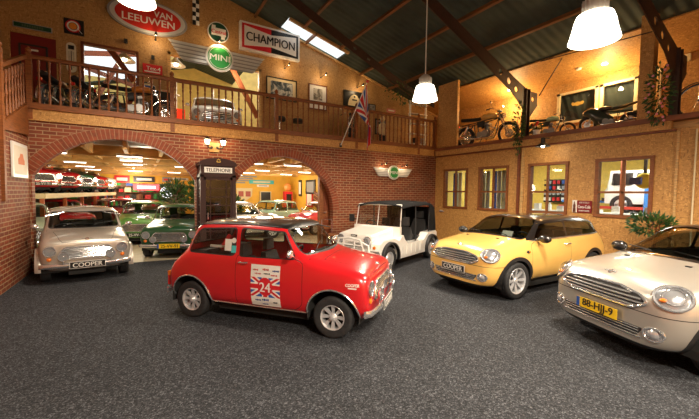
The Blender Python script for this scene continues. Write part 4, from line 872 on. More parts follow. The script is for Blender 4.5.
# showroom behind the arches
m = MB(); m.bb((2.6, 20, 0), (8, 20.2, 2.9)); m.bb((2.6, 20.2, 0), (2.8, 27, 2.9)); struct(m, 'wall_showroom_back', [YWALL]); m = MB(); m.bb((-7, 27, 0), (2.8, 27.2, 2.9)); struct(m, 'wall_garage_back', [mat('garage_wall', (.50, .40, .28), .7, noise=.3, nscale=2)])
m = MB(); m.bb((7.7, YB+.22, 0), (7.9, 20, 2.9)); struct(m, 'wall_showroom_right', [YWALL])
m = MB(); m.bb((-7, YB+.22, 0), (-6.8, 27, 2.9)); struct(m, 'wall_showroom_left', [CREAM])
m = MB(); m.bb((-7, YB+.2, 2.92), (8, 27.2, 3.02)); struct(m, 'ceiling', [wood('ceiling_board', (.07, .03, .012))])
m = MB()
for i in range(7): y = 11.2+2.5*i; m.bb((-7, y-.05, 2.60), (7.8, y+.05, 2.88))
for i in range(19): x = -6.6+.78*i; m.bb((x-.04, YB+.22, 2.66), (x+.04, 27, 2.92))
struct(m, 'trim_18', [wood('joist_wood', (.66, .36, .11), (.3, 1, 1))])
m = MB(); m.bb((-6.8, 24.0, 2.12), (2.58, 24.15, 2.66)); m.bb((2.3, 24.0, 0), (2.58, 24.15, 2.12)); struct(m, 'trim_19', [YWALL])
# upstairs back room
m = MB(); m.bb((.35, 18.5, ZB), (11.2, 18.6, 8)); m.bb((.3, 12.6, ZB), (.35, 18.5, 8)); m.bb((-3.05, 24, ZB), (.35, 24.1, 8)); struct(m, 'wall_upper_room_back', [mat('ochre_board', (.66, .47, .13), .6, noise=.12, nscale=5)])
# workshop behind the right wall
m = MB(); m.bb((14, -3, 0), (14.1, YB, 3.1)); struct(m, 'wall_workshop_back', [mat('workshop_wall', (.88, .62, .12), .6, noise=.1)])
m = MB(); m.bb((XR+.1, -3.1, 0), (14, -3, 3.1)); m.bb((XR+.12, YB, 0), (14, YB+.1, 3.1)); struct(m, 'wall_workshop_side', [MC['workshop_wall']])
m = MB(); m.bb((XR+.13, -3, 3.02), (14, YB, 3.11)); struct(m, 'ceiling', [mat('workshop_ceiling', (.45, .42, .33), .7)])
# outer envelope so that no daylight leaks in sideways
m = MB(); m.bb((13, -7.2, 3.1), (13.1, 24.2, 6)); m.bb((-7, 24.2, 3), (15, 24.3, 6.5)); m.bb((-7.1, -7, 0), (-7, 28, 7)); m.bb((-7, 27.3, 0), (15, 27.4, 3.3)); m.bb((15, -7, 0), (15.1, 28, 3.3)); m.bb((11.3, 9.4, 3.1), (15, 28, 3.2)); m.bb((-7, 24.1, 3.0), (15, 28, 3.1)); struct(m, 'wall_outer', [GREY])
# camera
f_, vv, rr_, uu = 344.1455, V((.513298, .856858, -.048169)), V((.858106, -.513302, .013228)), V((.013391, .048124, .998752))
cd = bpy.data.cameras.new('camera'); co = bpy.data.objects.new('camera', cd); COL.objects.link(co)
M = Matrix((rr_, uu, -vv)).transposed().to_4x4(); M.translation = V((0, 0, 1.7146)); co.matrix_world = M
cd.sensor_width = 36; cd.lens = f_/699*36; cd.clip_start = .05; SC.camera = co
SC.view_settings.view_transform = 'Standard'; SC.view_settings.look = 'None'; SC.view_settings.gamma = 1; SC.view_settings.exposure = 0
try: SC.view_settings.use_curve_mapping = False
except Exception: pass
SC.cycles.use_denoising = True; SC.cycles.max_bounces = 8; SC.cycles.sample_clamp_indirect = 6; SC.cycles.caustics_reflective = False; SC.cycles.caustics_refractive = False
w = bpy.data.worlds.new('world'); SC.world = w; w.use_nodes = True; bg = w.node_tree.nodes['Background']; bg.inputs[0].default_value = (.95, .97, 1, 1); bg.inputs[1].default_value = 1.6
def lamp(kind, loc, power, col=(1, .78, .5), size=.15, aim=None, spot=None, sy=None):
    l = bpy.data.lights.new('lamp_light', kind); l.energy = power; l.color = col
    if kind == 'AREA':
        l.size = size
        if sy: l.shape = 'RECTANGLE'; l.size_y = sy
    else: l.shadow_soft_size = size
    if spot: l.spot_size = rad(spot); l.spot_blend = .6
    o = bpy.data.objects.new('lamp_light', l); COL.objects.link(o); o.location = loc
    if aim: o.rotation_euler = (V(loc)-V(aim)).to_track_quat('Z', 'Y').to_euler()
    return o
def P_(mb, name, m, par=None, sm=40): return mb.build(name, m, par, sm)
def single(mb, name, m, label, cat, group=None, sm=40, kind=None): return tag(mb.build(name, m, None, sm), label, cat, group, kind)
FX = lambda p: facing(p, (1, 0, 0))         # sign on a wall that faces -y
FR = lambda p: facing(p, (0, -1, 0))        # sign on the right wall (faces -x)
# ------------------------------------------------------------ cars on the hall floor
def drape(S, mb, sg=-1, off=.006):
    mb.v = [(x, S.y(x, z, sg)+sg*(off+h), z) for x, h, z in mb.v]
def jack_polys(x0, y0, w, h, dw=.13, cw=.18):
    """union flag as (material, polygon) list, later ones on top"""
    o = [(1, [(x0, y0), (x0+w, y0), (x0+w, y0+h), (x0, y0+h)])]; k = h*dw
    def diag(a, b, t):
        a = V(a); b = V(b); d = (b-a).normalized(); n = V((-d[1], d[0]))*t; return [tuple(a-n), tuple(b-n), tuple(b+n), tuple(a+n)]
    c0, c1, c2, c3 = (x0, y0), (x0+w, y0), (x0+w, y0+h), (x0, y0+h)
    for m, t in ((0, k), (2, k*.42)): o += [(m, diag(c0, c2, t)), (m, diag(c1, c3, t))]
    cx_, cy_ = x0+w/2, y0+h/2; e = h*cw
    o += [(0, [(x0, cy_-e), (x0+w, cy_-e), (x0+w, cy_+e), (x0, cy_+e)]), (0, [(cx_-e, y0), (cx_+e, y0), (cx_+e, y0+h), (cx_-e, y0+h)])]; e *= .6
    o += [(2, [(x0, cy_-e), (x0+w, cy_-e), (x0+w, cy_+e), (x0, cy_+e)]), (2, [(cx_-e, y0), (cx_+e, y0), (cx_+e, y0+h), (cx_-e, y0+h)])]
    return o
def grid_bm(x0, y0, w, h, nx, ny):
    bm = bmesh.new(); vs = [[bm.verts.new((x0+w*i/nx, y0+h*j/ny, 0)) for i in range(nx+1)] for j in range(ny+1)]
    for j in range(ny):
        for i in range(nx): bm.faces.new((vs[j][i], vs[j][i+1], vs[j+1][i+1], vs[j+1][i]))
    return bm
t, S = classic_mini('classic_car', 'red classic small car with black roof and racing number 24 on its door', P_RED, P_BLK, (1.726, 4.696, 0), rad(-48.8), spots=1)
# race sheet on the door: white paper, flag, red roundel, number
bm = grid_bm(-.08, .29, .41, .52, 6, 10)
for m_, p in jack_polys(-.08, .41, .41, .26): imprint(bm, p, 'z', m_, lambda c: .41 < c.y < .67)
imprint(bm, circ(.125, .54, .105, 24, .115), 'z', 2)
for q in bm.verts: x, z = q.co.x, q.co.y; q.co = V((x, S.y(x, z, -1)-.005, z))
me = bpy.data.meshes.new('number_sheet'); bm.to_mesh(me); bm.free()
for m_ in (WHITE, BLUE, REDP): me.materials.append(m_)
o = bpy.data.objects.new('number_sheet', me); COL.objects.link(o); o.parent = t; o['label'] = 'white race sheet with union flag and number 24'
for txt, x, z, sz, w_, m_ in (('24', .125, .535, .17, .15, WHITE), ('RALLY', .13, .755, .05, .09, REDP), ('MONZA', -.01, .745, .04, .07, REDP), ('TORINO', .27, .745, .04, .09, BLUE), ('HERTZ', .02, .70, .035, .09, REDP), ('SPORT', .15, .705, .035, .09, BPLATE), ('RALLYE', .25, .69, .035, .09, REDP), ('CLUB', .02, .365, .04, .08, BLUE), ('MOTOR', .125, .375, .05, .10, BLUE), ('OIL', .26, .35, .04, .06, BPLATE), ('TYRES', .12, .32, .03, .08, BLUE)):
    mb = MB(); mb.text(txt if txt == '24' else '', Matrix(), sz, .002, 0, width=w_)
    if txt != '24':
        for i in range(4): mb.box((x-w_/2+w_*(i+.5)/4, z, 0), (w_*.19, sz*(.35+.2*(i % 2)), .002))
        mb.v = [(a, 0, b) for a, b, c in mb.v]
    else: mb.v = [(x+a, c, z+b) for a, b, c in mb.v]
    drape(S, mb, -1, .009); P_(mb, 'lettering', m_, o)
mb = MB(); mb.text('COOPER', Matrix(), .05, .002, 0, width=.16); mb.v = [(1.25+a, c, .66+b) for a, b, c in mb.v]; mb.box((1.25, .001, .625), (.10, .002, .012)); drape(S, mb, -1, .006); P_(mb, 'side_lettering', WHITE, t)
mb = MB(); mb.box((-.46, 0, 1.02), (.10, .002, .15)); mb.box((-.46, 0, .97), (.06, .003, .02), mi=1); drape(S, mb, -1, .004); P_(mb, 'window_sticker', [WHITE, BLUE], t)
mb = MB(); mb.box((-.37, 0, .97), (.07, .002, .09)); drape(S, mb, -1, .004); P_(mb, 'window_sticker', TEAL, t)
mb = MB(); mb.prism([(x-.375, 0, z+1.08) for x, z in circ(0, 0, .035, 14)], (0, .002, 0)); drape(S, mb, -1, .004); P_(mb, 'window_sticker', WHITE, t)
mb = MB(); mb.bb((-.85, -.52, .955), (-.55, -.50, .985)); P_(mb, 'paper_strip', WHITE, t)
mb = MB(); mb.bar((-.72, -.45, .92), (-.58, -.45, 1.12), .03, .05); P_(mb, 'seat_belt', REDP, t)
t, S = modern_mini('hatchback_car', 'yellow hatchback with black roof parked in front of the board wall', P_YEL, P_BLK, (6.42, 4.13, 0), rad(178.8), 'COOPER', BPLATE, WHITE); t.scale = (.965, .965, .965)
mb = MB(); mb.box((.60, .15, .99), (.02, .22, .20), R=Matrix.Rotation(-.5, 4, 'Y')); P_(mb, 'paper_sheet', WHITE, t)
t2, S = modern_mini('hatchback_car', 'champagne silver hatchback with yellow number plate, cut by the right edge', P_SILV2, P_BLK, (6.09, 1.14, 0), rad(158), '88-HJJ-9', YPLATE, BPLATE, BLUE)
moke('white open-topped utility car with black canvas hood by the brick wall', (5.36, 7.03, 0), rad(201.6))
tS, S = classic_mini('classic_car', 'pale silver classic small car with round spot lamps under the left arch', P_SILV, P_SILV, (-1.13, 9.42, 0), rad(-81.3), spots=1, arch=P_SILV)
# wide painted arch extensions on the silver car
for sg in (1, -1):
    for cx_ in (CL['fx'], CL['rx']):
        mb = MB(); mb.loft([[(cx_+r*cos(a), sg*y, .27+r*sin(a)) for r, y in ((.32, .68), (.36, .66), (.37, .70), (.35, .745), (.32, .75))] for a in [rad(-8+196*i/16) for i in range(17)]]); P_(mb, 'arch_extension', P_SILV, tS)
def copy_car(src, label, loc, rz, mp, group=None, strip=()):
    c = copy_tree(src); c.location = loc; c.rotation_euler.z = rad(rz); c['label'] = label
    if 'group' in c: del c['group']
    if group: c['group'] = group
    recolour(c, mp); dead = []
    for ch in list(c.children_recursive):
        if any(ch.name.startswith(s_) or (ch.parent and ch.parent.name.startswith(s_)) for s_ in strip): dead.append(ch)
    for ch in dead: bpy.data.objects.remove(ch)
    return c
tG, S = classic_mini('classic_car', 'dark green classic small car with yellow plate beside the telephone box', P_DGRN, P_WHT, (.97, 11.06, 0), rad(-107.2), lite=True, spots=1, ptxt='25-VV-91', pbase=YPLATE, pink=BPLATE, strip=BLUE)
recolour(tG, {P_WHT: P_DGRN})
tA = copy_car(tG, 'light green classic small car with dark plate behind the dark green one', (.084, 13.914, 0), -101.9, {P_DGRN: P_GRN, YPLATE: BPLATE, BPLATE: WHITE, BLUE: BPLATE}, strip=('spot_lamp', 'bracket'))
tW, S = classic_mini('classic_car', 'white classic small car upstairs in the large opening behind the balustrade', P_WHT, P_WHT, (1.983, 11.95, 3.33), rad(-95.3), lite=True, slat=False)
copy_car(tA, 'silver classic small car standing sideways inside the right arch', (3.15, 13.1, 0), -4, {P_GRN: P_SILV})
copy_car(tA, 'mint classic small car at the yellow wall of the right arch', (5.0, 15.2, 0), -150, {P_GRN: P_MINT})
copy_car(tA, 'raspberry red classic car with white flash seen at the right arch edge', (6.7, 13.5, 0), -163, {P_GRN: P_PINK})
copy_car(tA, 'maroon classic car behind the light green one in the left arch', (-.9, 18.6, 0), -70, {P_GRN: P_MAR})
for k, (m_, lb) in enumerate(((P_RED, 'red classic car with black grille, nearest on the storage deck'), (P_RED, 'red classic car, second from the near end of the storage deck'), (P_DGRN, 'dark green classic car in the middle of the storage deck'), (P_RED, 'red classic car, second from the far end of the storage deck'), (P_WHT, 'white classic car at the far end of the storage deck'))):
    fx_, fy = ((-2.64, 14.41), (-2.38, 16.58), (-2.07, 18.73), (-1.8, 20.9), (-1.58, 23.0))[k]; h = rad(-50); 
    copy_car(tA, lb, (fx_-cos(h)*1.75, fy-sin(h)*1.75, 1.552), -50, {P_GRN: m_}, 'cars on the storage deck')
copy_car(tA, 'red classic car under the near part of the storage deck', (-2.75, 16.7, 0), -62, {P_GRN: P_RED})
copy_car(tA, 'grey green classic car beside the left jamb of the left arch', (-3.0, 12.9, 0), -75, {P_GRN: paint('grey_green_car_paint', (.36, .42, .30))})
# storage deck
t = thing('storage_deck', 'steel storage deck with cream edge beam carrying a row of cars', 'rack', (-2.5, 15, 0))
mb = MB(); t.location = (0, 0, 0)
mb.prism([(-6.7, 13.0, 1.5), (-2.55, 13.6, 1.5), (-1.35, 23.6, 1.5), (-6.7, 23.6, 1.5)], (0, 0, .05)); P_(mb, 'deck_plate', mat('deck_grey', (.30, .26, .2), .6), t)
mb = MB(); mb.bar((-2.56, 13.6, 1.5), (-1.36, 23.6, 1.5), .06, .16); mb.bar((-6.7, 13.0, 1.5), (-2.55, 13.6, 1.5), .06, .16); P_(mb, 'edge_beam', CREAM, t)
for k in range(6): x = -2.62+1.2*k/5; y = 13.65+9.8*k/5; mb = MB(); mb.bb((x-.05, y-.05, 0), (x+.05, y+.05, 1.45)); P_(mb, 'post', mat('orange_post', (.50, .12, .03), .5), t)
for k in range(3): x = -6.3; y = 13.6+4.5*k; mb = MB(); mb.bb((x-.05, y-.05, 0), (x+.05, y+.05, 1.45)); P_(mb, 'post', MC['orange_post'], t)
# ------------------------------------------------------------ balustrade
t = thing('balustrade', 'turned wooden balustrade along the balcony above the brick arches', 'railing', (XL, YB-.02, 3.42))
yb = YB-.02
BAL = [(.024, 0), (.024, .12), (.016, .15), (.026, .20), (.015, .25), (.017, .42), (.026, .46), (.017, .50), (.015, .66), (.026, .71), (.016, .75), (.024, .79), (.024, .92)]
mb = MB(); mb.lathe(BAL, n=8); base = P_(mb, 'baluster', WD, t); base.location = (.2, 0, 0); first = True
xs = [XL+.2+.1655*i for i in range(68)]; nx = [-1.94, .62, 3.20, 5.82, 8.42, 9.22]
for x in xs:
    if x > 9.15 or min(abs(x-q) for q in nx) < .07: continue
    if first: base.location = (x-XL, 0, 0); first = False; continue
    c = base.copy(); COL.objects.link(c); c.parent = t; c.location = (x-XL, 0, 0)
for x in nx:
    mb = MB(); mb.bb((x-XL-.045, -.045, -.30), (x-XL+.045, .045, 1.0)); mb.lathe([(.045, 1.0), (.03, 1.02), (.05, 1.05), (.045, 1.09), (.02, 1.12), (.001, 1.14)], (x-XL, 0, 0), n=12); P_(mb, 'newel_post', WD, t)
mb = MB(); mb.loft([[(0, -.04, .90), (0, -.045, .95), (0, -.02, .985), (0, .02, .985), (0, .045, .95), (0, .04, .90)], [(XR-XL-.08, a, b) for a, b in ((-.04, .90), (-.045, .95), (-.02, .985), (.02, .985), (.045, .95), (.04, .90))]]); P_(mb, 'handrail', WD, t)
mb = MB(); mb.bb((0, -.035, -.005), (XR-XL-.08, .035, .03)); P_(mb, 'bottom_rail', WD, t)
# stair side at the left wall
t = thing('staircase', 'wooden stair with turned balusters descending along the left brick wall', 'staircase', (XL-.05, 7.9, 0))
mb = MB(); mb.prism([(.03, 0, 2.83), (.03, 1.42, 3.42), (.03, 1.42, 2.79), (.03, 0, 2.69)], (.05, 0, 0)); P_(mb, 'string_board', WD, t)
mb = MB(); mb.bar((.05, -.3, 3.62), (.05, 1.42, 4.34), .06, .07); P_(mb, 'handrail', WD, t)
mb = MB(); mb.bb((.0, -.16, 1.5), (.10, -.06, 4.0)); mb.sph((.05, -.11, 4.05), .06); P_(mb, 'newel_post', WD, t)
for i in range(8):
    y = .06+.17*i; z = 2.83+.4155*y+.03; mb = MB(); mb.lathe([(r, q*.85) for r, q in BAL], (.055, y, z), n=8); P_(mb, 'baluster', WD, t)
for i in range(6): mb = MB(); mb.bb((-1.0, .05+.23*i, 2.45+.13*i), (.03, .30+.23*i, 2.49+.13*i)); P_(mb, 'tread', WDD, t)
# ------------------------------------------------------------ telephone box
t = thing('telephone_box', 'dark brown telephone box with crown and glazed door between the arches', 'telephone box', (1.545, 9.02, 0)); t.scale = (.90, .88, 1)
KM = mat('telephone_box_paint', (.035, .010, .008), .5)
mb = MB(); mb.bb((-.45, -.38, 0), (.45, .38, .10))
for x in (-.405, .405):
    for y in (-.335, .335): mb.bb((x-.045, y-.045, .10), (x+.045, y+.045, 2.1))
mb.bb((-.45, -.38, 2.05), (.45, .38, 2.12)); mb.bb((-.43, -.37, 2.12), (.43, .37, 2.32)); P_(mb, 'frame', KM, t)
mb = MB(); R_ = [(-.47, 2.32), (.47, 2.32), (.47, 2.36)]+[(.47*cos(a), 2.36+.14*sin(a)) for a in [pi*i/14 for i in range(1, 14)]]+[(-.47, 2.36)]; mb.prism([(x, -.40, z) for x, z in R_], (0, .80, 0)); P_(mb, 'domed_roof', KM, t)
mb = MB(); mb.box((0, -.375, 2.215), (.70, .02, .13)); mb.text('TELEPHONE', facing((0, -.387, 2.215), (1, 0, 0)), .12, .004, 1, width=.62); P_(mb, 'name_panel', [WHITE, BPLATE], t)
mb = MB()
for i in range(5): a = pi*(i+.0)/4; mb.sph((.05*cos(a)*.8, -.405, 2.42+.05*sin(a)), .014, 8, 6)
mb.box((0, -.405, 2.405), (.09, .012, .02)); P_(mb, 'crown', GOLD, t)
mb = MB(); mb.bb((-.36, -.36, .12), (-.31, -.32, 2.05)); mb.bb((.31, -.36, .12), (.36, -.32, 2.05)); mb.bb((-.36, -.36, .12), (.36, -.32, .35)); mb.bb((-.36, -.36, 1.98), (.36, -.32, 2.05))
for x in (-.20, .20): mb.bb((x-.01, -.355, .35), (x+.01, -.325, 1.98))
for i in range(1, 8): z = .35+i*.204; mb.bb((-.31, -.355, z-.01), (.31, -.325, z+.01))
d = P_(mb, 'door', KM, t); mb = MB(); mb.bb((-.31, -.342, .35), (.31, -.338, 1.98)); P_(mb, 'pane', TINT, d); mb = MB(); mb.tube([(-.27, -.36, 1.05), (-.27, -.40, 1.05), (-.27, -.40, 1.2), (-.27, -.36, 1.2)], .012, 6); P_(mb, 'door_handle', CHROME, d)
for s_ in (-1, 1):
    mb = MB()
    for y in (-.20, .20): mb.bb((s_*.40-.015, y-.01, .35), (s_*.40+.015, y+.01, 1.98))
    for i in range(0, 9): z = .35+i*.204; mb.bb((s_*.40-.015, -.3, z-.01), (s_*.40+.015, .3, z+.01))
    mb.bb((s_*.40-.015, -.3, .1), (s_*.40+.015, .3, .35)); w_ = P_(mb, 'side_frame', KM, t)
    mb = MB(); mb.bb((s_*.40-.002, -.3, .35), (s_*.40+.002, .3, 1.98)); P_(mb, 'pane', GLASS, w_)
mb = MB(); mb.bb((-.12, .15, 1.1), (.16, .3, 1.7)); mb.cyl((-.12, .12, 1.5), (.12, .12, 1.5), .03); P_(mb, 'telephone', BLACK, t)
mb = MB(); mb.bb((.0, .12, 1.2), (.15, .14, 1.5)); P_(mb, 'notice', BLUE, t); mb = MB(); mb.bb((-.36, .33, .1), (.36, .36, 2.05)); P_(mb, 'back_panel', mat('box_back', (.03, .04, .07), .6), t)
# ------------------------------------------------------------ signs
SILVP = mat('sign_silver', (.72, .73, .73), .35, .3)
def wings(name, label, loc, W, H, r, n=5, slope=.0):
    t = thing(name, label, 'sign', loc)
    for s_ in (-1, 1):
        mb = MB()
        for i in range(n):
            z1 = H/2-i*H/n; z0 = z1-H/n*.62; L = W/2*(1-.05*i)
            mb.prism([(s_*r*.6, 0, z1), (s_*L, 0, z1), (s_*(L-H/n*.7), 0, z0), (s_*r*.6, 0, z0)], (0, -.04, 0))
            mb.prism([(s_*r*.6, -.01, z0), (s_*(L-H/n*.7), -.01, z0), (s_*(L-H/n*1.1), -.01, z1-H/n), (s_*r*.6, -.01, z1-H/n)], (0, -.01, 0), 1)
        P_(mb, 'wing', [SILVP, GREY], t)
    mb = MB(); mb.lathe([(r, 0), (r, .05), (r*.92, .06), (.001, .06)], (0, -.02, 0), (0, -1, 0), 32); o = P_(mb, 'disc', WHITE, t)
    mb = MB(); mb.lathe([(r*.86, 0), (r*.86, .008), (.001, .008)], (0, -.08, 0), (0, -1, 0), 32); mb.torus((0, -.09, 0), (0, 1, 0), r*.78, .008, 32, 6, 1); P_(mb, 'green_field', [GREENP, WHITE], o)
    mb = MB(); mb.text('MINI', FX((0, -.092, 0)), r*.62, .006, 0, width=r*1.4); P_(mb, 'lettering', WHITE, o); return t
wings('winged_sign', 'large silver winged sign with green lettered disc over the upstairs opening', (2.02, 11.12, 5.70), 2.75, .52, .40)
wings('winged_sign', 'small silver winged sign with green lettered disc on the brick wall', (7.30, YB-.03, 2.42), 1.65, .28, .24)
for o in [x for x in bpy.data.objects if x.name.startswith('winged_sign')][-1:]: pass
t = thing('oval_sign', 'large red oval sign with silver rim and white capitals', 'sign', (.20, YU-.02, 6.47))
mb = MB(); el = lambda k: [(x, 0, z) for x, z in circ(0, 0, .96*k, 40, .46*k)]
mb.prism(el(1), (0, -.06, 0)); P_(mb, 'backing', GREY, t); mb = MB(); mb.prism([(x*.94, -.06, z*.92) for x, _, z in el(1)], (0, -.02, 0)); P_(mb, 'rim', SILVP, t)
mb = MB(); mb.prism([(x*.82, -.08, z*.78) for x, _, z in el(1)], (0, -.01, 0)); P_(mb, 'red_field', mat('sign_red', (.60, .03, .02), .35), t)
mb = MB(); mb.text('VAN', FX((.34, -.095, .12)), .24, .01, 0, width=.45); mb.text('LEEUWEN', FX((0, -.095, -.10)), .27, .01, 0, width=1.25); P_(mb, 'lettering', WHITE, t)
t = thing('light_box_sign', 'long white light box sign with red and black wedges and black capitals', 'sign', (3.62, YU-.02, 6.58))
mb = MB(); mb.bb((-.99, -.16, -.43), (.99, 0, .43)); P_(mb, 'frame', WHITE, t)
mb = MB(); mb.prism([(-.93, -.162, .37), (0, -.162, .37), (0, -.162, -.37), (-.93, -.162, -.37)], (0, -.004, 0)); P_(mb, 'red_wedge', REDP, t)
mb = MB(); mb.prism([(.93, -.162, .37), (0, -.162, .37), (0, -.162, -.37), (.93, -.162, -.37)], (0, -.004, 0)); P_(mb, 'black_wedge', BPLATE, t)
mb = MB(); mb.prism([(-.86, -.168, .31), (0, -.168, .19), (0, -.168, -.19), (-.86, -.168, -.31)], (0, -.005, 0)); mb.prism([(.86, -.168, .31), (0, -.168, .19), (0, -.168, -.19), (.86, -.168, -.31)], (0, -.005, 0)); P_(mb, 'white_panel', WHITE, t)
mb = MB(); mb.text('CHAMPION', FX((0, -.180, 0)), .38, .004, 0, width=1.6); P_(mb, 'lettering', BPLATE, t)
t = thing('round_sign', 'round green and white enamel sign with red script lettering', 'sign', (2.02, YU-.01, 6.53))
mb = MB(); mb.lathe([(.31, 0), (.31, .03), (.001, .03)], (0, 0, 0), (0, -1, 0), 32); P_(mb, 'disc', WHITE, t)
mb = MB(); mb.lathe([(.28, .031), (.28, .036), (.001, .036)], (0, 0, 0), (0, -1, 0), 32); P_(mb, 'green_field', mat('sign_dark_green', (.01, .07, .035), .4), t)
mb = MB(); mb.bb((-.20, -.045, -.10), (.22, -.037, .12)); mb.bb((-.19, -.044, .0), (-.08, -.037, .19)); mb.bb((.08, -.044, -.19), (.19, -.037, .0)); mb.text('Castrol', FX((.01, -.05, .01)), .15, .006, 1, width=.42); P_(mb, 'lettering', [WHITE, REDP], t)
t = thing('square_sign', 'square black sign with ringed orange disc and red handle above the thermometer', 'sign', (-1.45, YU-.01, 5.82))
mb = MB(); mb.bb((-.2, -.02, -.19), (.2, 0, .19)); P_(mb, 'board', BPLATE, t)
for r_, m_, nm in ((.155, REDP, 'red_ring'), (.125, WHITE, 'white_ring'), (.09, BPLATE, 'dark_ring'), (.08, mat('sign_orange', (.80, .28, .03), .4), 'orange_disc')):
    mb = MB(); mb.lathe([(r_, 0), (r_, .003), (.001, .003)], (-.02, -.02-.004*(4-r_*20), .01), (0, -1, 0), 28); P_(mb, nm, m_, t)
mb = MB(); mb.bar((.05, -.032, -.05), (.10, -.032, -.14), .06, .01); mb.bar((.08, -.033, -.04), (.16, -.033, -.14), .02, .01, 1); P_(mb, 'handle_mark', [REDP, WHITE], t)
t = thing('wall_thermometer', 'cream enamel wall thermometer with rounded ends left of the upstairs window', 'thermometer', (-1.52, YU-.01, 5.05))
mb = MB(); pl_ = rrect(-.10, -.37, .10, .37, .098, 5); mb.prism([(x, 0, z) for x, z in pl_], (0, -.02, 0)); P_(mb, 'plate', mat('cream_enamel', (.78, .74, .60), .3), t)
mb = MB(); mb.cyl((0, -.025, -.28), (0, -.025, .16), .008, n=6); mb.sph((0, -.025, -.29), .016)
for i in range(14): 
    z = -.24+i*.028
    for s_ in (-1, 1): mb.bb((s_*.03, -.022, z), (s_*.06, -.020, z+.006))
mb.bb((-.06, -.022, .20), (.06, -.02, .30)); P_(mb, 'scale', BPLATE, t)
t = thing('long_sign', 'long narrow dark green sign with grey border above the upstairs door', 'sign', (-2.24, YU-.01, 5.62))
mb = MB(); mb.bb((-.36, -.02, -.065), (.36, 0, .065)); P_(mb, 'border', GREY, t); mb = MB(); mb.bb((-.34, -.026, -.048), (.34, -.02, .048)); P_(mb, 'field', MC['sign_dark_green'], t)
mb = MB()
for i in range(9): mb.bb((-.2+i*.045, -.03, -.025), (-.17+i*.045, -.026, .025))
P_(mb, 'lettering', mat('dull_green_print', (.08, .13, .08), .5), t)
t = thing('enamel_sign', 'small red enamel sign with white script between the two upstairs openings', 'sign', (.27, YU-.01, 5.10))
mb = MB(); mb.bb((-.24, -.02, -.125), (.24, 0, .125)); P_(mb, 'board', REDP, t); mb = MB(); mb.text('Tex-4', FX((.02, -.025, .015)), .15, .006, 0, width=.34); mb.bb((-.20, -.024, -.095), (.18, -.02, -.06)); P_(mb, 'lettering', WHITE, t)
for i, (x, z, w_, h_) in enumerate(((.12, 4.62, .22, .12), (.30, 4.25, .18, .09), (.62, 4.55, .3, .05))):
    mb = MB(); mb.bb((x-w_/2, YU-.02, z-h_/2), (x+w_/2, YU, z+h_/2)); mb.bb((x-w_*.4, YU-.024, z-h_*.25), (x+w_*.4, YU-.02, z+h_*.1), 1); single(mb, 'small_plate', [CREAM, BLUE if i < 2 else REDP], ('cream enamel plate below the red enamel sign', 'small oval-like pale plate above the black seat', 'thin lettered strip beside the balustrade post')[i], 'sign')
# checkered hanging figure
mb = MB()
for i in range(6):
    for j in range(2): mb.bb((1.30+j*.09, YU-.09, 7.30-i*.12), (1.39+j*.09, YU-.05, 7.18-i*.12), (i+j) % 2)
single(mb, 'checkered_banner', [WHITE, BPLATE], 'narrow black and white checkered banner hanging above the round enamel sign', 'banner')
# framed pictures upstairs
def picture(label, x, z, w_, h_, frame_, mount, art, y=YU, cat='picture', spot=None, fw=.035, aw=.62, ah=.62, dz=.0, group=None):
    t = thing('framed_picture', label, cat, (x, y-.01, z), group=group)
    mb = MB(); mb.bb((-w_/2, -.03, -h_/2), (w_/2, 0, -h_/2+fw)); mb.bb((-w_/2, -.03, h_/2-fw), (w_/2, 0, h_/2)); mb.bb((-w_/2, -.03, -h_/2), (-w_/2+fw, 0, h_/2)); mb.bb((w_/2-fw, -.03, -h_/2), (w_/2, 0, h_/2)); P_(mb, 'frame', frame_, t)
    mb = MB(); mb.bb((-w_/2+fw, -.015, -h_/2+fw), (w_/2-fw, -.002, h_/2-fw)); P_(mb, 'mount', mount, t)
    mb = MB(); mb.bb((-w_*aw/2, -.02, -h_*ah/2+dz), (w_*aw/2, -.014, h_*ah/2+dz)); P_(mb, 'print', art, t); return t
def blotch(name, c):
    m, nt, b = nodes(name); tc = nt.nodes.new('ShaderNodeTexCoord'); n = nd(nt, 'ShaderNodeTexNoise', Scale=4.0, Detail=5.0, Distortion=1.0); link(nt, tc.outputs['Object'], n.inputs[0])
    r = ramp(nt, n.outputs['Fac'], c); link(nt, r.outputs[0], b.inputs['Base Color']); b.inputs['Roughness'].default_value = .25; return m
ART1 = blotch('race_photo', [(.35, (.02, .03, .04)), (.5, (.18, .22, .24)), (.58, (.75, .75, .7)), (.7, (.4, .45, .5))]); ART2 = blotch('mono_print', [(.4, (.6, .58, .52)), (.52, (.15, .14, .12)), (.65, (.55, .5, .42))])
picture('wide framed race photo with pale mount under the long light box sign', 4.04, 5.16, 1.06, .72, BPLATE, CREAM, ART1, aw=.72, ah=.66, fw=.03)
picture('upright framed print with wide white mount and dark red frame', 5.38, 5.10, .72, .88, WDD, WHITE, ART2, aw=.48, ah=.45, dz=.1)
t = picture('black panel picture showing a tan cap emblem behind the flag', 6.9, 5.22, .95, .66, BPLATE, BPLATE, BPLATE, aw=.5, ah=.4)
mb = MB(); mb.prism([(.28*cos(a), -.03, -.22+.42*sin(a)) for a in [pi*i/12 for i in range(13)]], (0, -.01, 0)); mb.box((0, -.045, 0), (.22, .004, .05), mi=1); mb.lathe([(.04, 0), (.001, .004)], (0, -.04, .12), (0, -1, 0), 12, 1); P_(mb, 'emblem', [CREAM, BPLATE], t)
picture('small dark framed picture right of the tan cap emblem', 7.72, 5.02, .32, .34, BPLATE, GREY, ART2, fw=.03)
picture('group photo in black frame low on the balcony wall', 8.15, 4.35, .55, .62, BPLATE, GREY, ART1, fw=.05)
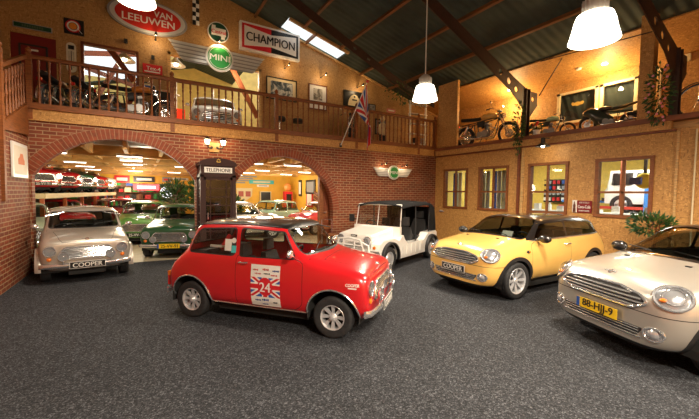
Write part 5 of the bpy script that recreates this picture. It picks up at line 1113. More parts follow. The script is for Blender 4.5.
t = thing('oval_plaque', 'small pink lettered plaque near the roof slope', 'sign', (8.66, YU-.01, 5.06)); mb = MB(); mb.prism([(x, 0, z) for x, z in rrect(-.22, -.08, .22, .08, .06)], (0, -.02, 0)); P_(mb, 'plate', mat('pink_enamel', (.62, .20, .18), .4), t); mb = MB(); mb.bb((-.15, -.024, -.02), (.15, -.02, .03)); P_(mb, 'lettering', WHITE, t)
# spot fittings above signs
EMW = mat('lamp_glow', (1, .80, .52), .5, emit=14); EMB = mat('tube_glow', (1, .93, .78), .5, emit=7); SHGL = mat('shade_glow', (1, .90, .72), .4, emit=5.5)
def wall_spot(x, z, label, y=YU, e=16, out=.42, grp='picture spots'):
    e = e*.6
    t = thing('picture_spot', label, 'lamp', (x, y, z), group=grp)
    mb = MB(); mb.cyl((0, 0, 0), (0, -out, .02), .012, n=6); mb.lathe([(.03, 0), (.03, .01)], (0, 0, 0), (0, -1, 0), 10); P_(mb, 'arm', BLACK, t)
    mb = MB(); mb.lathe([(.012, -.05), (.035, .0), (.035, .03)], (0, -out, .02), (0, .7, -.7), 12); P_(mb, 'shade', BLACK, t)
    mb = MB(); mb.sph((0, -out+.02, -.0), .024, 8, 6); P_(mb, 'bulb', EMW, t)
    lamp('POINT', (x, y-out+.04, z-.06), e, (1, .70, .38), .03)
for x, z, lb in ((1.98, 6.14, 'small black spot lamp between the two round green signs'), (.35, 5.93, 'small black spot lamp at the lower rim of the oval sign'), (4.15, 5.88, 'small spot lamp over the wide framed race photo'), (5.50, 5.82, 'small spot lamp over the upright framed print'), (7.05, 5.72, 'small spot lamp over the tan cap emblem')): wall_spot(x, z, lb)
wall_spot(6.85, 2.68, 'left small spot lamp over the small winged sign', YB, 7, .26, 'spots over the small winged sign'); wall_spot(7.72, 2.66, 'right small spot lamp over the small winged sign', YB, 7, .26, 'spots over the small winged sign')
for x, z, lb in ((-.35, 5.72, 'small black wall bracket left of the oval sign'), (.28, 5.42, 'small black loudspeaker box above the red enamel sign')):
    mb = MB(); mb.bb((x-.04, YU-.08, z-.05), (x+.04, YU, z+.05)); single(mb, 'wall_bracket', BLACK, lb, 'bracket')
# double wall lantern
t = thing('wall_lantern', 'double lantern on a pale wooden plate above the telephone box', 'lamp', (1.57, YB, 2.84))
mb = MB(); mb.bb((-.12, -.03, -.13), (.12, 0, .11)); P_(mb, 'back_plate', WDL, t)
for s_ in (-1, 1):
    mb = MB(); mb.tube([(s_*.06, -.03, -.02), (s_*.08, -.12, -.06), (s_*.17, -.16, -.04), (s_*.19, -.16, .03)], .014, 6); mb.sph((s_*.07, -.05, -.02), .035, 8, 6); a_ = P_(mb, 'arm', BLACK, t)
    mb = MB(); mb.lathe([(.03, .02), (.045, .04)], (s_*.19, -.16, 0), (0, 0, 1), 8); mb.lathe([(.10, .15), (.06, .19), (.02, .22), (.001, .25)], (s_*.19, -.16, 0), (0, 0, 1), 8); P_(mb, 'cap', BLACK, a_)
    mb = MB(); mb.lathe([(.042, .04), (.065, .15)], (s_*.19, -.16, 0), (0, 0, 1), 8); P_(mb, 'lantern_glass', EMW, a_); lamp('POINT', (1.57+s_*.19, YB-.27, 2.93), 5, (1, .62, .28), .05)
# picture on the left wall
t = thing('framed_picture', 'white framed drawing of an orange car on the left brick wall', 'picture', (XL+.01, 8.68, 2.24))
mb = MB(); mb.bb((0, -.45, -.32), (.03, .45, .31)); P_(mb, 'frame', WHITE, t); mb = MB(); mb.bb((.03, -.38, -.26), (.034, .38, .25)); P_(mb, 'paper', mat('drawing_paper', (.80, .72, .60), .6), t)
mb = MB(); mb.prism([(.036, y, z) for y, z in ((-.18, -.08), (-.18, .02), (-.10, .05), (-.04, .12), (.10, .12), (.15, .03), (.2, .0), (.2, -.08))], (.002, 0, 0)); P_(mb, 'car_drawing', mat('drawing_orange', (.70, .20, .07), .6), t)
# flag on its pole
t = thing('union_flag', 'union flag hanging from a white pole fixed to the balcony edge', 'flag', (5.24, YB-.06, 3.18)); a = V((0, 0, 0)); b_ = V((5.81-5.24, 8.75-YB+.06, 5.06-3.18))
mb = MB(); mb.cyl(a, b_, .016, .014); P_(mb, 'pole', WHITE, t); mb = MB(); mb.sph(b_, .045); P_(mb, 'finial', REDP, t); mb = MB(); mb.box((0, .03, 0), (.08, .06, .12)); P_(mb, 'socket', BLACK, t)
bm = grid_bm(0, 0, 1.55, 1.0, 31, 20)
for m_, p in jack_polys(0, 0, 1.55, 1.0, .11, .17): imprint(bm, [(min(1.55, max(0, x)), min(1, max(0, y))) if 0 else (x, y) for x, y in p], 'z', m_)
d_ = -b_.normalized()
for q in bm.verts:
    u_, w_ = q.co.x/1.55, q.co.y     # u along the fly, w along the hoist (w=1 at the pole top)
    top = b_+d_*(.04+(1-w_)*.86); hang = 2.02*u_*(.50+.50*w_)
    x = top.x+.05*sin(u_*3)*w_+(1-w_)*min(1, u_*1.6)*.40+.012*sin(w_*11+u_*3); y = top.y+(1-w_)*min(1, u_*1.6)*(-.30)+.05*sin(w_*11+1)*min(1, u_*4)
    q.co = V((x, y, top.z-hang*(.92+.1*w_)))
me = bpy.data.meshes.new('flag_cloth'); bm.to_mesh(me); bm.free()
for m_ in (WHITE, BLUE, REDP): me.materials.append(m_)
me.shade_smooth(); o = bpy.data.objects.new('flag_cloth', me); COL.objects.link(o); o.parent = t
# ------------------------------------------------------------ pendant lamps
def pendant(label, x, y, z, r=.27, grp=None):
    t = thing('pendant_lamp', label, 'lamp', (x, y, z), group=grp)
    zr = RZ(x)-z; mb = MB(); mb.cyl((0, 0, .42), (0, 0, zr-.0), .012, n=6); P_(mb, 'cord', WHITE, t)
    mb = MB(); mb.lathe([(.001, .42), (.05, .42), (.10, .38), (.125, .34), (.13, .20), (.12, .19)], n=24)
    for i in range(16): a_ = 2*pi*i/16; mb.box((.128*cos(a_), .128*sin(a_), .28), (.02, .008, .14), a_)
    P_(mb, 'ballast_housing', mat('ballast_grey', (.55, .52, .47), .5), t)
    mb = MB(); mb.lathe([(.13, .19), (.19, .17), (.215, .10), (.235, 0), (r*.97, -.10), (r, -.13), (r*.97, -.13), (.225, 0), (.2, .1), (.18, .16), (.12, .18)], n=40, closed=True); P_(mb, 'prismatic_shade', SHGL, t, 60)
    mb = MB(); mb.sph((0, 0, -.02), (.07, .07, .10)); P_(mb, 'bulb', EMW, t); return t
pendant('large glowing pendant lamp hanging in the upper right', 4.70, 2.15, 3.72)
pendant('glowing pendant lamp on a long cord in front of the balcony corner', 5.33, 5.74, 3.90)
pendant('glowing pendant lamp cut by the top edge before the oval sign', -.05, 6.47, 4.78)
# small black enamel lamp over the windows
t = thing('enamel_lamp', 'small black enamel lamp on the ledge above the windows', 'lamp', (8.85, 5.12, 2.99))
mb = MB(); mb.lathe([(.02, .22), (.05, .20), (.055, .08), (.17, 0), (.18, -.02), (.16, -.01), (.05, .06)], n=20); mb.cyl((0, 0, .2), (.40, .06, .24), .014); P_(mb, 'shade', BLACK, t); mb = MB(); mb.sph((0, 0, .0), .045); P_(mb, 'bulb', EMW, t); lamp('POINT', (8.85, 5.12, 2.93), 10, (1, .8, .5), .05)
# ------------------------------------------------------------ side mezzanine
motorcycle('motorcycle', 'yellow and chrome motorcycle on the side ledge next to the black board', (9.95, 7.72, ZB+.01), rad(-80), P_YEL).scale = (1.06, 1.06, 1.1)
motorcycle('motorcycle', 'small silver and green motorcycle on the side ledge beside the red flower pot', (10.0, 5.62, ZB+.01), rad(-65), paint('pale_green_paint', (.35, .55, .38))).scale = (.62, .62, .62)
motorcycle('motorcycle', 'black faired sports motorcycle with green nose on the side ledge', (9.9, 4.12, ZB+.01), rad(100), P_BLK, 'sport', accent=paint('dark_fairing', (.03, .05, .04))).scale = (.60, .60, .60)
mb = MB(); mb.bb((9.75, 8.78, ZB), (10.35, 8.84, 4.15)); single(mb, 'black_board', BPLATE, 'upright black board standing behind the yellow motorcycle', 'board')
t = thing('oval_sign', 'gold winged emblem on the dark left pane of the mezzanine windows', 'sign', (11.14, 5.45, 4.46)); t.scale = (1, .62, .62)
mb = MB(); mb.prism([(0, y, z) for y, z in circ(0, 0, .13, 20, .10)], (-.01, 0, 0)); P_(mb, 'centre', GOLD, t)
for s_ in (-1, 1): mb = MB(); mb.prism([(0, s_*y, z) for y, z in ((.10, .05), (.22, .11), (.29, .05), (.22, -.07), (.10, -.06))], (-.008, 0, 0)); P_(mb, 'wing', GOLD, t)
mb = MB(); mb.bb((11.10, 3.52, 3.85), (11.19, 3.68, 4.92)); mb.bb((11.09, 3.56, 3.95), (11.11, 3.64, 4.82), 1); single(mb, 'narrow_window_frame', [CREAM, OSB], 'narrow cream frame beside the board column on the mezzanine', 'frame')
mb = MB(); mb.bb((11.12, 3.0, 4.95), (11.19, 3.18, 5.12)); single(mb, 'junction_box', CREAM, 'small white box high on the mezzanine wall near the right post', 'box')
mb = MB(); mb.lathe([(.07, 0), (.06, .04), (.001, .05)], (10.6, 5.2, RZ(10.6)-.04), (0, 0, -1), 14); single(mb, 'smoke_detector', WHITE, 'small white round detector on the boarded roof slope', 'detector')
# coca cola sign with bottle
t = thing('wall_sign', 'small dark red sign with white script and a bottle between two windows', 'sign', (XR-.01, 4.33, 1.45))
mb = MB(); mb.bb((-.02, -.20, -.15), (0, .13, .15)); P_(mb, 'board', mat('cola_red', (.22, .008, .012), .35), t)
mb = MB(); mb.text('Coca-Cola', FR((-.024, -.035, .0)), .11, .004, 0, width=.28); mb.text('ICE COLD', FR((-.024, -.035, .10)), .05, .004, 0, width=.22); mb.text('SOLD HERE', FR((-.024, -.035, -.10)), .05, .004, 0, width=.24); P_(mb, 'lettering', WHITE, t)
mb = MB(); mb.bb((-.02, .13, -.15), (0, .24, .16)); P_(mb, 'white_strip', WHITE, t)
mb = MB(); mb.lathe([(.001, -.14), (.028, -.135), (.030, -.05), (.022, -.02), (.030, .02), (.012, .08), (.010, .12), (.001, .125)], (-.03, .185, 0), (0, 0, 1), 12); P_(mb, 'bottle', mat('bottle_brown', (.12, .03, .01), .3), t)
mb = MB(); mb.cyl((XR-.03, 2.35, 3.06), (XR-.03, 2.35, .0), .015, n=8); single(mb, 'conduit', CREAM, 'thin pale conduit running down the board wall', 'pipe')
# bicycle at the right edge
t = thing('bicycle', 'old dark bicycle standing on the ledge at the right edge', 'bicycle', (9.75, 1.95, ZB+.01), rad(-88))
for x in (-.52, .52):
    mb = MB(); mb.torus((0, 0, 0), (0, 1, 0), .33, .018, 32, 6); o = P_(mb, 'wheel', RUBBER, t); o.location = (x, 0, .35); mb = MB(); mb.torus((0, 0, 0), (0, 1, 0), .31, .010, 32, 6)
    for i in range(16): a_ = 2*pi*i/16; mb.cyl((0, 0, 0), (.31*cos(a_), 0, .31*sin(a_)), .002, n=4)
    P_(mb, 'rim', CHROME, o)
    mb = MB(); mb.loft([[(x+.375*cos(a_), y, .35+.375*sin(a_)) for y in (-.03, .03)]+[(x+.37*cos(a_), y, .35+.37*sin(a_)) for y in (.03, -.03)] for a_ in [rad(20+150*i/10) for i in range(11)]]); P_(mb, 'mudguard', BLACK, t)
mb = MB()
for p, q in (((-.52, 0, .35), (-.18, 0, .86)), ((-.12, 0, .32), (-.2, 0, .92)), ((-.12, 0, .32), (.38, 0, .78)), ((-.18, 0, .84), (.36, 0, .88)), ((-.52, 0, .35), (-.12, 0, .32)), ((.34, 0, .98), (.52, 0, .35))): mb.cyl(p, q, .015, n=8)
P_(mb, 'frame', BLACK, t); mb = MB(); mb.loft([[(-.36, -.10, .95), (-.36, .10, .95), (-.36, .08, .92), (-.36, -.08, .92)], [(-.05, -.02, .96), (-.05, .02, .96), (-.05, .02, .93), (-.05, -.02, .93)]]); P_(mb, 'saddle', WDD, t)
mb = MB(); mb.tube([(.15, -.28, 1.0), (.32, -.2, 1.04), (.36, 0, 1.0), (.32, .2, 1.04), (.15, .28, 1.0)], .011, 6); P_(mb, 'handlebar', CHROME, t); mb = MB(); mb.torus((-.12, .03, .32), (0, 1, 0), .10, .008, 20, 5); mb.cyl((-.12, -.08, .32), (-.12, .08, .32), .012); P_(mb, 'crank', CHROME, t)
# ------------------------------------------------------------ plants
LEAF = [mat('leaf_green', (.03, .085, .016), .5, noise=.5, nscale=5), mat('leaf_light', (.07, .14, .025), .5, noise=.4, nscale=5), mat('leaf_dark', (.02, .07, .02), .5)]
PINKF = mat('pink_flower', (.80, .30, .42), .5); REDF = mat('red_flower', (.70, .03, .02), .5); TERRA = mat('terracotta', (.30, .13, .06), .7)
def leaves(c, R, n, L=.08, mats=LEAF, seed=1, up=.3, wide=.45):
    rnd = random.Random(seed); mb = MB()
    for i in range(n):
        while True:
            p = V([rnd.uniform(-1, 1) for _ in range(3)])
            if .2 < p.length < 1: break
        q = V([c[k]+p[k]*R[k] for k in range(3)]); d = V((p[0], p[1], p[2]+up+rnd.uniform(-.4, .4))).normalized(); s_ = d.cross(V([rnd.uniform(-1, 1) for _ in range(3)])).normalized()*L*wide*.5; l = L*rnd.uniform(.7, 1.3); nn = d.cross(s_).normalized()*L*.12
        mb.add([q, q+d*l*.45+s_+nn, q+d*l, q+d*l*.45-s_+nn, q+d*l*.45], [(0, 1, 4), (1, 2, 4), (2, 3, 4), (3, 0, 4)], rnd.randrange(3))
    return mb
def potted(name, label, loc, R, n, L, pot=(.16, .22, .3), z=.55, stems=6, seed=3, cat='plant'):
    t = thing(name, label, cat, loc); mb = MB(); mb.lathe([(pot[0], 0), (pot[1], pot[2]), (pot[1]+.02, pot[2]), (pot[1]+.02, pot[2]-.03), (pot[1]-.02, pot[2]-.03), (pot[1]-.02, pot[2]-.06), (.001, pot[2]-.06)], n=20); P_(mb, 'pot', TERRA, t)
    mb = MB(); rnd = random.Random(seed)
    for i in range(stems): a_ = rnd.uniform(0, 2*pi); mb.tube([(0, 0, pot[2]-.08), (R[0]*.3*cos(a_), R[1]*.3*sin(a_), z), (R[0]*.6*cos(a_), R[1]*.6*sin(a_), z+R[2]*.5)], .008, 5)
    P_(mb, 'stem', WDD, t); P_(leaves((0, 0, z), R, n, L, seed=seed), 'foliage', LEAF, t, None); return t
potted('potted_plant', 'leafy green pot plant behind the silver hatchback', (8.80, 2.80, 0), (.30, .40, .20), 420, .10, z=1.16, stems=10, seed=5)
potted('potted_plant', 'tall green plant left of the telephone box inside the left arch', (1.10, 15.9, 0), (.5, .5, .75), 420, .2, z=1.35, seed=6)
potted('potted_plant', 'bushy green plant near the right jamb of the left arch', (1.95, 15.0, 0), (.5, .5, .65), 380, .2, z=1.5, seed=7)
potted('potted_plant', 'green plant at the left side of the right arch', (3.05, 14.7, 0), (.5, .5, .5), 380, .2, z=1.1, seed=8)
t = thing('ivy', 'ivy climbing on the left steel post of the side ledge', 'plant', (9.14, 6.0, 3.0)); P_(leaves((0, 0, .62), (.12, .13, .75), 300, .09, seed=11, up=-.3), 'foliage', LEAF, t, None); mb = MB(); mb.tube([(.03, 0, 1.3), (0, .05, .8), (.03, -.03, .2), (0, .02, -.1)], .008, 5); P_(mb, 'stem', WDD, t)
t = thing('flowering_climber', 'climbing plant with pink flowers on the right steel post', 'plant', (9.12, 2.86, 3.1)); P_(leaves((0, .05, .70), (.13, .22, .62), 340, .09, seed=12, up=-.2), 'foliage', LEAF, t, None)
rnd = random.Random(4)
for i in range(16):
    x, y, z = -.14+rnd.uniform(-.04, .02), rnd.uniform(-.14, .24), .15+i*.072; mb = MB()
    for k in range(5): a_ = 2*pi*k/5; mb.sph((x, y+.014*cos(a_), z+.014*sin(a_)), (.010, .012, .012), 6, 4)
    P_(mb, 'flower', PINKF, t)
t = thing('flower_pot', 'small pot of red flowers between post and little motorcycle', 'plant', (9.55, 6.0-.28, ZB+.02)); mb = MB(); mb.lathe([(.07, 0), (.10, .2), (.085, .2), (.001, .18)], n=14); P_(mb, 'pot', WHITE, t); P_(leaves((0, 0, .30), (.16, .16, .10), 120, .07, seed=13), 'foliage', LEAF, t, None)
for i in range(6): mb = MB(); mb.sph((.10*cos(i)-.05, .12*sin(i*1.7), .36+.03*cos(i*2)), .035, 8, 6); P_(mb, 'flower', REDF, t)
t = thing('hanging_vine', 'sparse ivy trailing over the far roof frame above the balcony end', 'plant', (7.4, 9.1, 5.1)); P_(leaves((.3, 0, -.05), (1.1, .15, .35), 180, .10, seed=15, up=-.4), 'foliage', LEAF, t, None)
mb = MB(); mb.tube([(-.7, 0, .30), (.2, 0, 0), (1.2, 0, -.4)], .008, 5); P_(mb, 'stem', WDD, t)
# ------------------------------------------------------------ on the balcony
BAY = ZB+.01
motorcycle('motorcycle', 'brown seated motorcycle on the balcony nearest the red door', (-1.65, 10.32, BAY), rad(80), paint('brown_paint', (.32, .12, .06))).scale = (.88, .88, .88)
motorcycle('motorcycle', 'dark green motorcycle on the balcony below the left window', (-1.12, 10.36, BAY), rad(80), P_DGRN).scale = (.88, .88, .88)
motorcycle('motorcycle', 'orange tanked motorcycle on the balcony below the red enamel sign', (-.10, 9.86, BAY), rad(-4), paint('orange_paint', (.62, .22, .03))).scale = (.82, .82, .88)
motorcycle('motorcycle', 'silver motorcycle with cream tank on the balcony behind the flag', (6.25, 10.3, BAY), rad(-125), paint('cream_tank', (.70, .55, .30)))
t = thing('office_chair', 'black high-backed chair beside the middle balustrade post', 'chair', (.50, 10.75, BAY)); mb = MB(); mb.loft([[(-.25, .18, .45), (.25, .18, .45), (.25, .10, .45), (-.25, .10, .45)], [(-.27, .22, .8), (.27, .22, .8), (.27, .14, .8), (-.27, .14, .8)], [(-.16, .25, 1.1), (.16, .25, 1.1), (.16, .19, 1.1), (-.16, .19, 1.1)]]); P_(mb, 'backrest', SEATM, t); mb = MB(); mb.bb((-.26, -.28, .40), (.26, .22, .50)); P_(mb, 'seat', SEATM, t); mb = MB(); mb.cyl((0, 0, .08), (0, 0, .40), .03); P_(mb, 'column', BLACK, t)
mb = MB()
for i in range(5): a_ = 2*pi*i/5; mb.bar((0, 0, .1), (.28*cos(a_), .28*sin(a_), .04), .04, .03)
P_(mb, 'base', BLACK, t)
for x, lb in ((3.70, 'black topped bar stool behind the balustrade post under the race photo'), (4.30, 'black topped bar stool between post and upright framed print')):
    t = thing('bar_stool', lb, 'stool', (x, 10.5, BAY), group='bar stools on the balcony'); mb = MB(); mb.lathe([(.001, .60), (.16, .60), (.18, .64), (.18, .70), (.15, .73), (.001, .74)], n=20); P_(mb, 'seat', SEATM, t); mb = MB(); mb.cyl((0, 0, .03), (0, 0, .62), .025); mb.torus((0, 0, .25), (0, 0, 1), .12, .01); P_(mb, 'column', CHROME, t); mb = MB(); mb.lathe([(.2, 0), (.18, .03), (.03, .05), (.001, .06)], n=20); P_(mb, 'base', CHROME, t)
mb = MB(); mb.bb((3.2, 11.6, ZB+.02), (3.23, 14, ZB+.03)); 
t = thing('shelf_ladder', 'white metal shelf ladder at the far right end of the balcony', 'shelf', (9.0, 10.3, BAY))
mb = MB()
for x in (-.18, .62): mb.bb((x-.03, -.03, 0), (x+.03, .03, 1.95))
P_(mb, 'upright', WHITE, t)
for i in range(5): mb = MB(); mb.bb((-.18, -.12, .3+i*.38), (.62, .12, .32+i*.38)); P_(mb, 'shelf', WHITE, t)
for i in range(3): mb = MB(); mb.box((9.1+i*.17, 10.3, BAY+.32+.12), (.10, .16, .22)); single(mb, 'box_file', [BLACK, WDD, GREY][i], ('black box file on the lowest ladder shelf', 'dark red box file on the lowest ladder shelf', 'grey box file on the lowest ladder shelf')[i], 'box')
t = thing('shop_dummy', 'small standing figure ornament with dark trousers at the balcony railing', 'ornament', (7.75, 10.6, BAY)); mb = MB(); mb.lathe([(.10, .55), (.15, .7), (.14, .95), (.05, 1.02), (.04, 1.06)], n=14); P_(mb, 'torso', CREAM, t); mb = MB(); mb.sph((0, 0, 1.16), (.09, .09, .11)); P_(mb, 'head', CREAM, t)
for s_ in (-1, 1): mb = MB(); mb.cyl((s_*.06, 0, 0), (s_*.06, 0, .58), .055, .07); P_(mb, 'leg', BLACK, t)
# room behind the balcony
t = thing('illuminated_counter', 'red glowing counter with small lamps left of the white car upstairs', 'counter', (.80, 12.2, BAY)); t.scale = (.62, 1, 1); mb = MB(); mb.bb((-.7, 0, 0), (.6, .6, .95)); P_(mb, 'body', mat('counter_red', (.75, .06, .02), .4, emit=.35), t)
for i in range(6): mb = MB(); mb.sph((-.5+i*.19, -.01, .55), .03, 8, 6); P_(mb, 'bulb', EMW, t)
lamp('POINT', (.8, 11.9, 4.3), 10, (1, .15, .05), .1)
mb = MB(); mb.prism([(1.05+.23*cos(a_), 16.48, 5.55+.23*sin(a_)) for a_ in [2*pi*i/24 for i in range(24)]], (0, -.03, 0)); mb.box((1.05, 16.44, 5.55), (.28, .01, .12), mi=1); single(mb, 'round_plaque', [WHITE, BPLATE], 'round white plaque with dark car shape on the ochre wall', 'sign')
for x, y, z, lb in ((1.0, 13.2, 5.95, 'white glowing dome lamp in the room behind the large opening'), (-.45, 13.0, 5.75, 'white dome lamp seen through the framed upstairs window')):
    t = thing('dome_lamp', lb, 'lamp', (x, y, z)); mb = MB(); mb.lathe([(.05, .28), (.08, .18), (.26, .02), (.30, -.02), (.27, -.02), (.06, .14)], n=24); P_(mb, 'shade', WHITE, t); mb = MB(); mb.cyl((0, 0, .25), (0, 0, RZ(x)-z), .012, n=6); P_(mb, 'cord', WHITE, t); mb = MB(); mb.sph((0, 0, .02), .07); P_(mb, 'bulb', EMW, t)
for x, y, lb in ((1.05, 13.9, 'thin white pole in the upstairs back room, left one'), (2.35, 14.2, 'thin white pole above the white upstairs car')): mb = MB(); mb.cyl((x, y, ZB), (x, y, 5.6), .03, n=8); mb.lathe([(.12, 0), (.12, .03)], (x, y, 5.1), n=12); single(mb, 'white_pole', WHITE, lb, 'pole')
for p, q in (((-2.4, 15.5, 6.4), (.3, 15.5, 6.9)), ((-2.6, 18, 6.9), (.3, 18, 6.1)), ((-1.6, 17, 5.2), (-.6, 17, 7.2)), ((-1.4, 12.5, 6.7), (-.2, 12.5, 5.0)), ((-.4, 14, 4.6), (.6, 14, 7)), ((-1.9, 12.2, 6.1), (.6, 12.2, 6.25)), ((2.2, 12.6, 6.9), (3.6, 12.6, 4.4)), ((3.3, 12.2, 6.6), (.5, 12.2, 6.9))): mb = MB(); mb.bar(p, q, .10, .16); tag(P_(mb, 'trim_20', WDD), kind='structure')
# ------------------------------------------------------------ showroom fittings behind the arches
def wsign(name, label, x, z, w_, h_, m0, m1, txt=None, y=24.0, cat='sign', tw=.8):
    t = thing(name, label, cat, (x, y-.01, z)); mb = MB(); mb.bb((-w_/2, -.04, -h_/2), (w_/2, 0, h_/2)); P_(mb, 'board', m0, t)
    mb = MB()
    if txt: mb.text(txt, FX((0, -.045, 0)), h_*.8, .006, 0, width=w_*tw)
    else: mb.bb((-w_*.35, -.046, -h_*.2), (w_*.35, -.04, h_*.2))
    P_(mb, 'lettering', m1, t); return t
wsign('banner_sign', 'red square sign with white lettering on the yellow beam', -1.05, 2.34, .75, .42, REDP, WHITE)
wsign('banner_sign', 'dark grey sign right of the red one on the yellow beam', .05, 2.36, 1.1, .34, BPLATE, WHITE)
wsign('banner_sign', 'small round red and grey badge sign on the yellow beam', 1.25, 2.38, .5, .30, GREY, REDP)
wsign('banner_sign', 'white strip sign with black lettering at the right end of the beam', 2.0, 2.44, .9, .14, WHITE, BPLATE)
t = wsign('neon_sign', 'pink and white glowing neon sign in the workshop behind the left arch', .15, 1.88, 1.25, .34, mat('neon_red', (.9, .10, .12), .4, emit=1.8), mat('neon_white', (1, .92, .85), .4, emit=3), None, 22.5)
t = thing('round_sign', 'round white and blue lit sign behind the left arch', 'sign', (1.05, 20.5, 1.62)); mb = MB(); mb.lathe([(.30, 0), (.30, .08), (.001, .08)], (0, 0, 0), (0, -1, 0), 28); P_(mb, 'disc', mat('lit_white', (.85, .92, 1), .4, emit=1.0), t); mb = MB(); mb.torus((0, -.085, 0), (0, 1, 0), .24, .02, 28, 6)
for i in range(3): a_ = pi*i/3; mb.bar((-.2*cos(a_), -.085, -.2*sin(a_)), (.2*cos(a_), -.085, .2*sin(a_)), .03, .01, up=(0, 1, 0))
P_(mb, 'emblem', BLUE, t)
# shelves with goods on the garage back wall
t = thing('storage_shelf', 'long dark storage shelf along the garage back wall', 'shelf', (0, 26.5, 0))
for z in (.6, 1.1, 1.55, 1.95): mb = MB(); mb.bb((-5, -.3, z), (2.2, .3, z+.04)); P_(mb, 'shelf_board', WDD, t)
for x in (-5, -2.6, -.2, 2.2): mb = MB(); mb.bb((x-.04, -.3, 0), (x+.04, .3, 2.2)); P_(mb, 'upright', WDD, t)
rnd = random.Random(9); cols = [BLACK, REDP, WDD, CREAM, GREY, BLUE, GREENP, TERRA]; cn = ['black', 'red', 'dark wooden', 'cream', 'grey', 'blue', 'green', 'brown']
for z in (.64, 1.14, 1.59, 1.99):
    x = -4.8
    while x < 2.0:
        w_ = rnd.uniform(.15, .4); h_ = rnd.uniform(.15, .36); k = rnd.randrange(8); mb = MB(); mb.bb((x, 26.3, z), (x+w_, 26.65, z+h_)); single(mb, 'storage_box', cols[k], 'boxed part standing in a row on the long garage shelf', 'box', 'boxes on the garage shelf'); x += w_+rnd.uniform(.03, .3)
# yellow wall of the right arch (y=20)
t = thing('winged_sign', 'striped grey winged sign with green disc high on the yellow wall', 'sign', (4.15, 19.96, 2.34)); mb = MB()
for i in range(4): mb.bb((0, -.03, .2-i*.12), (1.5-i*.22, 0, .28-i*.12))
P_(mb, 'wing', GREY, t); mb = MB(); mb.lathe([(.36, 0), (.36, .05), (.001, .05)], (-.1, -.03, .02), (0, -1, 0), 24); P_(mb, 'disc', GREENP, t)
wsign('wall_sign', 'turquoise boat-shaped sign on the yellow wall', 5.95, 2.28, 1.45, .22, TEAL, CREAM, None, 20)
wsign('wall_sign', 'white strip sign under the turquoise one', 6.02, 2.06, .7, .13, WHITE, GREY, None, 20)
t = thing('shield_sign', 'shield sign with red panels beside the dark window', 'sign', (4.95, 19.96, 1.55)); mb = MB(); mb.prism([(x, 0, z) for x, z in ((-.45, .36), (.45, .36), (.42, -.1), (0, -.42), (-.42, -.1))], (0, -.03, 0)); P_(mb, 'shield', CREAM, t)
for s_ in (-1, 1): mb = MB(); mb.bb((s_*.06, -.04, -.12), (s_*.34, -.03, .18)); P_(mb, 'red_panel', mat('dull_red', (.45, .10, .08), .5), t)
t = thing('wall_cabinet', 'dark glazed cabinet on the yellow wall', 'cabinet', (6.15, 19.95, 1.42)); mb = MB(); mb.bb((-.33, -.12, -.32), (.33, 0, .32)); P_(mb, 'body', CREAM, t); mb = MB(); mb.bb((-.28, -.13, -.28), (.28, -.12, .28)); P_(mb, 'door', BPLATE, t)
t = thing('petrol_pump', 'red old petrol pump with round white globe in the corner', 'petrol pump', (7.15, 18.9, 0)); mb = MB(); mb.bb((-.22, -.2, 0), (.22, .2, 1.75)); P_(mb, 'body', REDP, t); mb = MB(); mb.bb((-.15, -.215, .8), (.15, -.2, 1.6)); P_(mb, 'dial_panel', BPLATE, t); mb = MB(); mb.sph((0, 0, 2.0), (.22, .1, .22)); P_(mb, 'globe', mat('globe_orange', (.85, .30, .08), .4), t); mb = MB(); mb.tube([(.22, 0, 1.3), (.36, -.05, 1.0), (.34, -.05, .5), (.24, 0, .9)], .02, 6); P_(mb, 'hose', BLACK, t)
# right side wall of the showroom (x=7.7): frames
for i, (y, z, w_, h_, m0, m1, lb) in enumerate(((18.3, 1.95, .4, .9, BPLATE, WHITE, 'tall dark frame with white oval near the showroom corner'), (16.9, 2.0, 1.2, .75, BPLATE, GREY, 'large grey photo panel on the side wall of the showroom'), (15.2, 1.98, .35, .6, GOLD, WHITE, 'oval white mirror in gold frame on the yellow side wall'), (14.2, 2.12, .35, .5, REDP, GOLD, 'small red and gold picture on the yellow side wall'), (17.0, 1.32, .8, .8, REDP, WHITE, 'red framed white panel low on the side wall'), (14.9, 1.48, .3, .35, WHITE, GREY, 'tiny white framed card on the side wall'), (13.1, 1.75, .5, 1.3, BPLATE, WDD, 'tall dark carved frame on the side wall near the arch'))):
    t = thing('framed_picture', lb, 'picture', (7.69, y, z)); mb = MB(); mb.bb((-.04, -w_/2, -h_/2), (0, w_/2, h_/2)); P_(mb, 'frame', m0, t); mb = MB(); mb.bb((-.05, -w_*.36, -h_*.38), (-.04, w_*.36, h_*.38)); P_(mb, 'print', m1, t)
t = thing('wooden_board', 'dark planked board leaning tilted on the yellow side wall', 'board', (7.6, 15.9, 1.30), 0); mb = MB(); mb.box((0, 0, 0), (.05, .9, .75), R=Matrix.Rotation(.3, 4, 'X')); P_(mb, 'board', WDD, t)
for i in range(3): mb = MB(); mb.box((-.03, 0, 0), (.012, .8, .03), R=Matrix.Rotation(.3, 4, 'X') @ Matrix.Translation((0, 0, -.2+i*.2))); P_(mb, 'slat', WDL, t)
